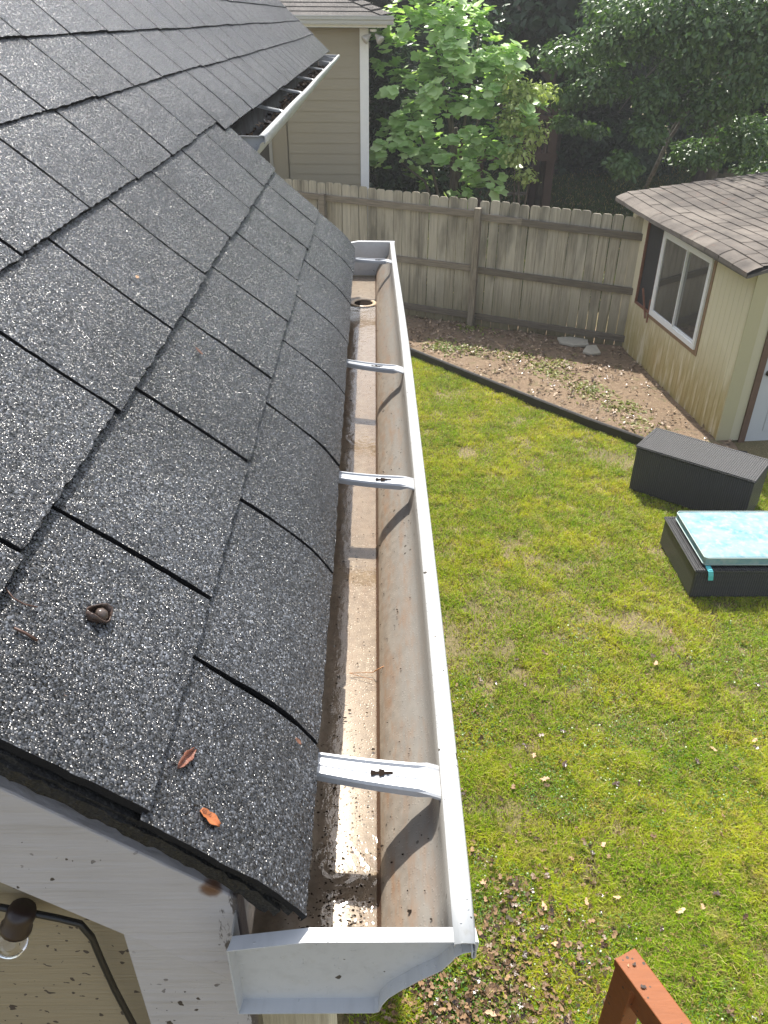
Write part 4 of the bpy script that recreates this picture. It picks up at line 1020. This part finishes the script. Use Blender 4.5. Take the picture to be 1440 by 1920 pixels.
def mat_grass(name, g1_=(.14, .28, .010), g2_=(.36, .48, .018), y_=(.64, .58, .04), s_=(.46, .35, .15)):
    t = NT(name); g = t.n('NewGeometry'); ri = g.outputs['Random Per Island']; p = t.pos()
    c = t.mix(ri, g1_, g2_); c = t.mix(t.ramp(t.noise(p, 1.6, 5, .65), [(.44, 0.), (.62, .85)]), c, t.mix(ri, y_, g2_))
    c = t.mix(t.ramp(t.noise(p, 5.5, 4, .65), [(.56, 0.), (.74, .7)]), c, s_)
    c = t.mix(t.ramp(t.noise(p, 13, 3, .6), [(.52, 0.), (.66, .75)]), c, tuple(q * .55 for q in g1_)); c = t.mix(t.math('GREATER_THAN', ri, .93), c, (.55, .48, .22)); c = t.mix(t.math('LESS_THAN', ri, .08), c, (.16, .10, .05))
    hv = t.n('TexVoronoi', in_Vector=t.n('VectorMath', operation='SCALE', i0=p, in_Scale=1.0).outputs[0], in_Scale=90)
    c = t.mix(t.ramp(t.n('SeparateColor', i0=hv.outputs['Color']).outputs[0], [(.82, 0.), (.9, .85)]), c, s_)
    pr_ = t.pbr(c, .42, None, spec=.35); tl = t.n('BsdfTranslucent', in_Color=t.mix(1., c, (1.5, 1.4, .7), 'MULTIPLY'))
    return t.done(t.n('MixShader', i0=.35, i1=pr_, i2=tl.outputs[0]).outputs[0])
M_grass = mat_grass('lawn grass')
make_grass('grass', 700000, -.15, 4.4, 1.55, 10.6, .016, .042, .0056, 5, M_grass, 'mown yellow green lawn grass with thin straw coloured patches')
make_grass('grass', 160000, .0, 2.6, 1.55, 3.4, .015, .040, .0036, 6, M_grass, 'finer grass blades in the near corner of the lawn')
M_grass2 = mat_grass('shaded grass', (.03, .075, .012), (.06, .12, .02), (.10, .15, .03), (.08, .10, .03))  # darker greens: shade beyond the fence is put into the blade colours
make_grass('grass', 130000, -1.0, 9.5, 12.2, 27, .05, .12, .018, 8, M_grass2, 'dark green shaded grass beyond the picket fence', False, False)
# clover
n = 60000; x, y, r = grass_pts(n, .1, 3.2, 1.6, 5.2, 9); d = fbm(x, y, 2.2, 55, 3); k_ = (d > .50) & (r.random(n) < np.clip((5.2 - y) / 2.5, 0, 1)); x, y = x[k_], y[k_]
CL = np.array([(math.cos(t_) * .5, math.sin(t_) * .5, 0) for t_ in np.linspace(0, 2 * math.pi, 7)[:-1]])
nn_ = rng.normal(0, .45, (len(x), 3)); nn_[:, 2] = 1
o = instances('clover', np.stack([x, y, rng.uniform(.012, .034, len(x))], 1), rng.uniform(.006, .013, len(x)), nn_, CL, [(0, 1, 2, 3, 4, 5)],
    mat_leaf('clover leaf', (.05, .14, .02), (.12, .24, .035), (.16, .24, .03), .35, .3, 2.), seed=4)
tag(o, 'small round weed leaves growing through the near lawn', 'clover', kind='stuff')
# leaf litter
def crumple(n, seed):
    r = np.random.default_rng(seed); return None
LIT = np.array([(-.5, .05, .10), (-.2, .30, 0), (.05, .16, .14), (.28, .34, .02), (.5, 0, .16), (.22, -.30, .0), (0, -.18, .12), (-.25, -.28, .03), (0, 0, -.02)])
LIT_T = [(8, i, (i + 1) % 8) for i in range(8)]; LIT_T = [tuple(reversed(q)) for q in LIT_T]
def mat_litter(name, a, b, c_):
    t = NT(name); ri = t.n('NewGeometry').outputs['Random Per Island']
    c = t.ramp(ri, [(0, a), (.35, b), (.7, c_), (.9, tuple(q * 1.5 for q in c_)), (1, a)]); n_ = t.noise(t.pos(), 90, 4)
    return t.done(t.pbr(t.mix(n_, t.mix(.5, c, (.02, .015, .01)), c), t.ramp(ri, [(.2, .2), (.8, .7)]), t.bump(n_, .002)))
M_lit = mat_litter('fallen leaf litter', (.04, .028, .02), (.14, .082, .045), (.25, .15, .075))
n = 26000; x, y, r = grass_pts(n, -.1, 2.6, 1.6, 4.6, 77)
pr_ = np.clip((2.85 - y) * 1.2, 0, 1) * np.clip((1.55 - x) * 1.1, 0, 1) * .80 + .012 + .05 * np.exp(-((x - .45) / .25) ** 2) * (y < 4) + .35 * np.clip((1.95 - y) * 3, 0, 1)
k_ = r.random(n) < pr_ * np.clip(fbm(x, y, 3.2, 91) * 2.2 - .45, .05, 1); x, y = x[k_], y[k_]; nn_ = r.normal(0, .45, (len(x), 3)); nn_[:, 2] = 1
o = instances('leaf_litter', np.stack([x, y, r.uniform(.016, .042, len(x))], 1), r.uniform(.016, .046, len(x)), nn_, LIT, LIT_T, M_lit, seed=3)
tag(o, 'wet brown leaf litter on the lawn below the near end of the gutter', 'leaf litter', kind='stuff')
n = 5200; r = np.random.default_rng(78); u = r.random(n); f_ = r.random(n) ** .8
ex = np.array([edge_at(q) for q in u]); x1 = -1.6 + 5.6 * u; y1 = 12.9 - .5 * x1; x = ex[:, 0] + (x1 - ex[:, 0]) * f_; y = ex[:, 1] + (y1 - ex[:, 1]) * f_ + .05
k_ = (fbm(x, y, 2.4, 97) > .42); x, y = x[k_], y[k_]; nn_ = r.normal(0, .5, (len(x), 3)); nn_[:, 2] = 1
M_lit2 = mat_litter('bed leaf scraps', (.12, .08, .05), (.30, .20, .13), (.42, .31, .21))
o = instances('leaf_litter', np.stack([x, y, .045 + .05 * fbm(x, y, 1.4, 3)], 1), r.uniform(.02, .055, len(x)), nn_, LIT, LIT_T, M_lit2, seed=5)
tag(o, 'dry tan leaf scraps scattered over the bare soil bed', 'leaf litter', kind='stuff')
n = 1300; r = np.random.default_rng(79)
cen = [(1.4, 10.3), (1.9, 10.2), (2.2, 9.8), (2.5, 9.9), (2.6, 9.1), (2.3, 9.5), (1.1, 10.4), (2.95, 8.5), (3.0, 8.0), (.9, 10.6), (1.46, 11.3), (2.7, 8.9)]
ci = r.integers(0, len(cen), n); c_ = np.array(cen)[ci]; x = c_[:, 0] + r.normal(0, .13, n); y = c_[:, 1] + r.normal(0, .13, n)
B = np.stack([x, y, np.full(n, .06)], 1); nn_ = r.normal(0, .5, (n, 3)); nn_[:, 2] = 1
o = instances('weeds', B, r.uniform(.03, .07, n), nn_, LEAF, LEAF_T, mat_leaf('weed leaf', (.12, .17, .03), (.22, .25, .06), (.26, .24, .08), .5, .3), seed=6)
tag(o, 'low pale green weeds sprouting in the soil bed', 'weeds', kind='stuff')
n = 420; r = np.random.default_rng(82); yy_ = 2.75 + 5.95 * r.random(n) ** .55; xx_ = r.uniform(-.53, -.43, n); nn_ = r.normal(0, .5, (n, 3)); nn_[:, 2] = 1
o = instances('leaf_litter', np.stack([xx_, yy_, CAM_H - .425 + r.uniform(.006, .03, n)], 1), r.uniform(.015, .05, n), nn_, LIT, LIT_T, M_lit2, seed=8)
tag(o, 'dead leaves and sludge bits lying inside the farther higher gutter', 'leaf litter', kind='stuff')
# single leaves on the lawn that can be told apart from the grass
M_tanl = simple('dry pinkish tan leaf', (.52, .33, .20), .6, 60, .3); M_pale = simple('pale dry oak leaf', (.66, .52, .30), .6, 60, .2); M_dark = simple('dark wet brown leaf', (.07, .045, .035), .2, 60, .4)
flatleaf(onz(1277, 1708, .035), .042, 10, M_pale, 'pale yellow lobed oak leaf on the grass above the deck railing', sd_=11)
flatleaf(onz(1318, 1702, .035), .036, 80, M_tanl, 'pinkish tan leaf just right of the pale lobed oak leaf', sd_=12)
flatleaf(onz(1343, 1675, .03), .036, 20, M_dark, 'dark crumpled leaf above and right of the pale oak leaf', sd_=13)
flatleaf(onz(1241, 1741, .03), .034, 50, M_dark, 'dark brown leaf in the grass just above the end of the deck railing', sd_=14)
flatleaf(onz(1131, 1584, .035), .028, 40, M_tanl, 'small orange tan leaf alone in the lawn far above the deck railing', sd_=15)
flatleaf(onz(1158, 1683, .035), .033, 0, M_tanl, 'pinkish leaf left of the pale oak leaf', sd_=16)
for i, (px, py, sz, mt) in enumerate(((1021, 1461, .04, M_tanl), (1001, 1416, .032, M_tanl), (985, 1398, .03, M_dark), (1060, 1432, .04, M_dark), (1338, 1405, .035, M_tanl), (1415, 1388, .035, M_tanl), (1307, 1427, .035, M_dark), (1155, 1470, .04, M_dark),
        (930, 1280, .035, M_dark), (1056, 1371, .03, M_dark), (1172, 1137, .03, M_dark), (1420, 1283, .04, M_dark), (905, 1655, .035, M_tanl), (1020, 1700, .035, M_tanl), (1040, 1770, .03, M_tanl), (1100, 1690, .03, M_tanl), (920, 1900, .04, M_tanl), (1230, 1244, .035, M_tanl))):
    dk = mt is M_dark
    flatleaf(onz(px, py, .035), sz, (i * 77) % 360, mt, 'dark wet fallen leaf flattened into the lawn' if dk else 'dry tan fallen leaf lying on the lawn', group='dark leaves on the lawn' if dk else 'tan leaves on the lawn', sd_=20 + i)
o = flatleaf(at(1160, 726, 9.0), .01, 0, M_tanl, 'x') if False else None

# bark
M_bark = mat_streak('grey brown bark', (.07, .055, .045), (.17, .14, .11), (14, 14, 2.5), .012, .9)
M_barkp = mat_streak('pale grey branch bark', (.11, .10, .085), (.24, .22, .19), (14, 14, 14), .004, .8)
def tree(name, base, label, cat, trunk, crown_cl, T, tris, size, mat, seed, up=.6, shell=.45, branches=(), bm=None, group=None, given=None):
    t = thing(name, base, label, cat, group); mb = MB(); mb.tube(*trunk, 9)
    for b in branches: mb.tube(*b, 7)
    mb.build('trunk', bm or M_bark, t, smooth=True)
    P_, D_ = cloud(crown_cl, seed, shell); r = np.random.default_rng(seed + 1); N_ = D_ * .7 + r.normal(0, .5, P_.shape); N_[:, 2] += up
    sp_ = D_ + r.normal(0, .4, P_.shape); sp_[:, 2] -= .25
    if given: P_, N_, sp_ = given
    instances('crown', P_, size * (.45 + .85 * r.random(len(P_)) ** 1.3), N_, T, tris, mat, sp_, t, seed=seed + 2); return t
# big-leafed bush behind the fence
YB = 14.4
def px(x, y, Y): v = at(x, y, Y); return (v.x, v.y, v.z)
figc = []
for (x, y, Y, rx, rz, n) in ((820, 30, 14.5, .75, .55, 420), (900, 70, 14.3, .7, .5, 420), (770, 80, 14.6, .55, .6, 330), (850, 140, 14.0, .7, .55, 480), (935, 130, 14.2, .42, .4, 240), (760, 190, 14.4, .5, .6, 330), (840, 240, 14.2, .65, .6, 420),
        (930, 215, 13.9, .5, .45, 260), (745, 290, 14.3, .4, .55, 260), (830, 330, 14.2, .6, .5, 330), (915, 310, 14.2, .5, .45, 240), (860, -60, 14.7, .9, .6, 380), (735, 20, 14.9, .4, .5, 160), (985, 190, 14.0, .25, .25, 70), (955, 270, 14.1, .3, .3, 90)):
    figc.append((px(x, y, Y), (rx, .6, rz), n))
M_fig = mat_leaf('broad pale green leaf', (.30, .48, .17), (.60, .70, .42), (.42, .58, .24), .42, .34, .8, .45)
b0 = at(850, 330, 14.4); b0.z = 0
br = [([b0, b0 + Vector((.1, 0, 1.2)), Vector(px(840, 200, 14.4)), Vector(px(810, 60, 14.5))], [.05, .045, .03, .012])]
for q in ((930, 130), (760, 190), (930, 250), (745, 300), (900, 60), (850, 120)): br.append(([b0 + Vector((0, 0, .4)), (b0 + Vector((0, 0, 1.0)) + Vector(px(*q, 14.3))) / 2 + Vector((0, .1, .1)), Vector(px(*q, 14.3))], [.035, .024, .008]))
rf = np.random.default_rng(404)
tips, dirs = cloud([(c_, r_, max(3, n_ // 20)) for c_, r_, n_ in figc], 405, .55)
PP = []; NN = []; SP = []
for q, dq in zip(tips, dirs):
    m_ = rf.integers(9, 16)
    for _ in range(m_):
        s_ = rf.normal(0, 1, 3) * .8 + dq * .9; s_[2] = s_[2] * .5 - .05; s_ /= np.linalg.norm(s_)
        nrm_ = np.array([0, -.15, 1.0]) + rf.normal(0, .28, 3) + .25 * dq; PP.append(q + s_ * rf.uniform(.06, .19) + np.array([0, 0, rf.uniform(-.10, .05)])); NN.append(nrm_); SP.append(s_)
tree('broadleaf_bush', b0, 'tall bush with large pale lobed leaves glowing in the sun behind the picket fence', 'bush', ([b0, b0 + Vector((.03, .02, 1.4)), b0 + Vector((0, 0, 2.4))], [.07, .055, .03]), figc, FIG, FIG_T, .22, M_fig, 101, up=.75, shell=.30, branches=br, given=(np.array(PP), np.array(NN), np.array(SP)))
# lighter fine-leaved shrub to its right
shc = [(px(x, y, Y), (rx, .35, rz), n) for (x, y, Y, rx, rz, n) in ((985, 180, 13.8, .30, .22, 320), (1010, 175, 13.9, .35, .16, 260), (960, 225, 13.7, .26, .30, 340), (1000, 250, 13.6, .28, .2, 260), (970, 290, 13.6, .3, .2, 240), (985, 330, 13.6, .22, .14, 120), (960, 160, 13.9, .3, .3, 240))]
b0 = at(975, 350, 13.8); b0.z = 0
tree('shrub', b0, 'airy yellow green shrub with small leaves in front of the brown timber frame', 'shrub', ([b0, b0 + Vector((.02, 0, 1.2)), Vector(px(970, 220, 13.8))], [.03, .022, .01]), shc, LEAF, LEAF_T, .095, mat_leaf('yellow green shrub leaf', (.26, .34, .09), (.54, .58, .26), (.34, .40, .12), .4, .34), 111, up=.6, shell=.2,
     branches=[([b0 + Vector((0, 0, .3)), Vector(px(1000, 300, 13.7)), Vector(px(1015, 180, 13.9))], [.02, .014, .006]), ([b0 + Vector((0, 0, .3)), Vector(px(965, 320, 13.7)), Vector(px(955, 240, 13.7))], [.02, .012, .005])])
# overhanging tree at the right with pale bare branches
rc = []
rr_ = random.Random(5)
for (x, y, Y, rx, rz, n) in ((1080, 110, 14.8, .75, .30, 1100), (1180, 70, 14.0, .8, .40, 1300), (1130, 160, 14.2, .6, .32, 900), (1060, 185, 14.6, .45, .20, 420), (1250, 30, 13.6, .9, .45, 1400), (1350, 60, 13.2, .8, .5, 1400), (1230, 180, 13.6, .40, .32, 700), (1215, 245, 13.4, .32, .28, 520), (1170, 310, 13.6, .30, .22, 430),
        (1340, 190, 13.4, .6, .45, 1100), (1420, 130, 13.0, .6, .6, 1000), (1400, 260, 13.6, .6, .40, 1000), (1310, 290, 13.8, .5, .25, 700), (1060, 232, 14.8, .3, .16, 260), (1110, 245, 14.6, .28, .14, 240), (1440, 40, 12.8, .7, .6, 900), (1150, 20, 14.4, .6, .35, 600), (1430, 320, 14.2, .5, .25, 500), (1280, 120, 13.8, .5, .35, 700)):
    rc.append((px(x, y, Y), (rx, .55, rz), n))
rc += [((6.0, 13.2, 5.6), (2.0, 1.4, .9), 2600), ((7.6, 12.4, 5.6), (1.8, 1.6, 1.0), 2600), ((4.6, 13.6, 5.3), (1.1, .9, .5), 1000), ((6.6, 11.0, 5.2), (1.5, 1.0, .7), 1500)]
M_rt = mat_leaf('mid green glossy leaf', (.045, .095, .03), (.12, .20, .065), (.08, .14, .045), .34, .28, .8, .6)
b0 = at(1215, 345, 14.0); b0.z = 0
P2 = lambda x, y, Y=13.8: Vector(px(x, y, Y))
br = [([P2(1212, 350, 14), P2(1250, 270), P2(1300, 190), P2(1350, 135), P2(1410, 100), P2(1470, 60, 13)], [.035, .03, .026, .022, .018, .014]),
      ([P2(1225, 330, 14), P2(1255, 250), P2(1300, 175), P2(1345, 130, 13.7), P2(1400, 60, 13.5), P2(1440, 10, 13.3)], [.02, .018, .016, .014, .012, .01]),
      ([P2(1335, 150), P2(1380, 168, 13.5), P2(1440, 190, 13.3)], [.018, .014, .008]),
      ([P2(1180, 185, 14), P2(1215, 140), P2(1290, 70, 13.7), P2(1400, 10, 13.4)], [.008, .014, .018, .024]),
      ([P2(1190, 170, 14), P2(1160, 210, 14)], [.012, .005]), ([P2(1300, 185), P2(1240, 220), P2(1200, 260)], [.012, .008, .004])]
tree('overhanging_tree', b0, 'leafy dark green tree with pale bare branches hanging over the shed roof', 'tree', ([b0, b0 + Vector((.05, 0, .9)), P2(1212, 350, 14), P2(1250, 270), P2(1300, 190), P2(1350, 135)], [.05, .035, .024, .022, .020, .016]), [(a_, b_, int(c_ * 1.6)) for a_, b_, c_ in rc], LEAF, LEAF_T, .092, M_rt, 121, up=.45, shell=.15, branches=br, bm=M_barkp)
# forest beyond
M_for = mat_leaf('deep forest leaf', (.018, .045, .016), (.035, .08, .025), (.03, .06, .02), .5, .22)
spec_ = [(-2.5, 22.5, 'forest tree beyond the neighbouring house roof, almost hidden'), (2.2, 23.5, 'dark forest tree straight behind the big-leafed bush'), (5.2, 25.0, 'dark forest tree in the black gap between the bush and the overhanging tree'),
         (8.5, 22.0, 'dark forest tree behind the overhanging tree'), (11.5, 19.5, 'dark forest tree at the right edge behind the shed'), (3.8, 19.2, 'young dark tree right behind the brown timber frame'), (7.0, 17.6, 'dark trunked tree behind the shed roof')]
for i, (x, y, lb) in enumerate(spec_):
    r = random.Random(i); sc = 1.0 if i < 5 else .62; hz = 7.5 * sc
    cl = [((x + r.uniform(-1.3, 1.3) * sc, y + r.uniform(-1, 1) * sc, hz + r.uniform(-2.2, 2.4) * sc), (1.7 * sc, 1.5 * sc, 1.2 * sc), int(1500 * sc)) for _ in range(8)]  # high crowns out of view, shaped to keep the wood below in shade
    if i in (1, 2, 3, 4): cl += [((x + r.uniform(-1.8, 1.8), y + r.uniform(-.6, .8), r.uniform(2.6, 4.2)), (1.5, 1.0, .9), 1300) for _ in range(5)]
    tree('forest_tree', (x, y, 0), lb, 'tree', ([(x, y, 0), (x + .1, y, 3 * sc), (x - .1, y + .1, 6.5 * sc), (x, y, 9 * sc)], [.20 * sc, .17 * sc, .12 * sc, .05]), cl, LEAF, LEAF_T, .30, M_for, 200 + i * 5, up=.5, shell=.3, group='trees of the wood beyond the fence',
         branches=[([(x, y, 4.5 * sc), (x + r.uniform(-1, 1), y, 6 * sc), (x + r.uniform(-2, 2), y, 7.5 * sc)], [.08, .05, .02]) for _ in range(3)])
# dense far wood
r = np.random.default_rng(300); n = 52000
C_ = np.stack([r.uniform(-12, 22, n), r.uniform(27, 32, n), r.uniform(.2, 11, n)], 1); C_[:, 1] += 1.5 * np.sin(C_[:, 0] * 1.1) + .8 * np.sin(C_[:, 2] * 1.7 + C_[:, 0])
nn_ = r.normal(0, .6, (n, 3)); nn_[:, 1] -= .5; nn_[:, 2] += .5
o = instances('woodland', C_, r.uniform(.28, .65, n), nn_, LEAF, LEAF_T, M_for, seed=301); tag(o, 'solid dark mass of far woodland behind everything', 'woodland', kind='stuff')
# understory shrubs along the wood edge
ucl = [((r.uniform(-1, 12), r.uniform(24.5, 27), r.uniform(.2, 1.2)), (1.1, .8, .9), 700) for _ in range(16)]
P_, D_ = cloud(ucl, 310, .3); N_ = D_ + r.normal(0, .4, P_.shape); N_[:, 2] += .5
o = instances('undergrowth', P_, r.uniform(.12, .28, len(P_)), N_, LEAF, LEAF_T, M_for, seed=311); tag(o, 'low dark undergrowth along the edge of the wood', 'undergrowth', kind='stuff')
# low dark hedge under the big-leafed bush
hc = [(px(x, y, Y), (rx, .45, rz), n) for (x, y, Y, rx, rz, n) in ((730, 310, 15.2, .5, .6, 900), (790, 345, 15.2, .5, .4, 700), (730, 220, 15.6, .5, .7, 900), (860, 350, 15.4, .5, .35, 500), (725, 120, 15.8, .45, .7, 800), (800, 220, 15.8, .7, .8, 1300), (900, 240, 15.9, .6, .7, 900), (880, 120, 16, .8, .9, 1300))]
b0 = at(760, 345, 15.5); b0.z = 0
tree('evergreen_shrub', b0, 'dense dark evergreen shrub in the shade between the neighbouring house and the big-leafed bush', 'shrub', ([b0, b0 + Vector((0, 0, 1.6))], [.06, .03]), hc, LEAF, LEAF_T, .14, mat_leaf('dark evergreen leaf', (.02, .05, .02), (.04, .09, .03), (.03, .07, .03), .3, .15), 131, up=.5, shell=.3)

# timber play frame
pf = thing('timber_playset', at(975, 350, 18.5), 'dark brown timber play frame with posts and beams half hidden behind the shrubs', 'playset'); pf.location.z = 0
M_tim = simple('dark red brown timber', (.075, .038, .026), .7, 12, .3, .003)
pl = at(905, 195, 18.0); pr2 = at(1042, 200, 18.0); 
def zb_(p): return p.z
for q in (pl, pr2, pl + Vector((0, 1.6, 0)), pr2 + Vector((0, 1.6, 0))):
    mb = MB(); mb.box(q.x - .09, q.x + .09, q.y - .09, q.y + .09, 0, q.z); mb.build('post', M_tim, pf, bevel=.01)
z0 = pl.z; x0, x1 = pl.x, pr2.x
mb = MB(); mb.box(x0 - .2, x1 + .12, 17.86, 17.91, z0 - .14, z0 + .02); mb.build('top_beam', M_tim, pf); mb = MB(); mb.box(x0 - .2, x1 + .12, 19.69, 19.74, z0 - .14, z0 + .02); mb.build('top_beam', M_tim, pf)
mb = MB(); zz = at(1000, 285, 18).z; mb.box(x0 - .1, x1 + .1, 17.86, 17.91, zz - .16, zz); mb.build('floor_beam', M_tim, pf)
for k in range(12):
    mb = MB(); xx = x0 + .16 + k * (x1 - x0 - .32) / 11; mb.box(xx - .03, xx + .03, 17.87, 17.90, zz + .001, zz + .62); mb.build('baluster', M_tim, pf)
mb = MB(); mb.box(x0 - .1, x1 + .1, 17.84, 17.93, zz + .62, zz + .70); mb.build('handrail', M_tim, pf)
mb = MB(); mb.box(x0, x1, 17.95, 19.65, zz - .12, zz - .08); mb.build('deck', M_tim, pf)
c = onz(965, 362, .3); bt = thing('low_bench', (c.x, c.y, 0), 'low weathered plank bench on the shaded grass beyond the fence', 'bench')
mb = MB(); mb.box(c.x - .45, c.x + .45, c.y - .12, c.y + .12, .27, .31); mb.build('seat', Mr, bt)
for s_ in (-1, 1):
    mb = MB(); mb.box(c.x + s_ * .36 - .03, c.x + s_ * .36 + .03, c.y - .1, c.y + .1, 0, .269); mb.build('leg', Mr, bt)

# veil haze volume, added to imitate the lens's veiling glare
hz = MB(); hz.box(-60, 60, -20, 70, -1.0, 24.0); ho = hz.build('haze', [], None); ho['kind'] = 'stuff'; ho['label'] = 'thin haze volume over the whole yard, added to imitate lens glare'; ho['category'] = 'haze'
hm = bpy.data.materials.new('veil haze'); hm.use_nodes = True; ht = hm.node_tree; ht.nodes.clear(); hout = ht.nodes.new('ShaderNodeOutputMaterial'); pv = ht.nodes.new('ShaderNodeVolumePrincipled')
pv.inputs['Color'].default_value = (.95, .97, 1, 1); pv.inputs['Density'].default_value = .0022; pv.inputs['Anisotropy'].default_value = .35
ht.links.new(pv.outputs[0], hout.inputs['Volume']); ho.data.materials.append(hm)
scene.render.engine = 'CYCLES'
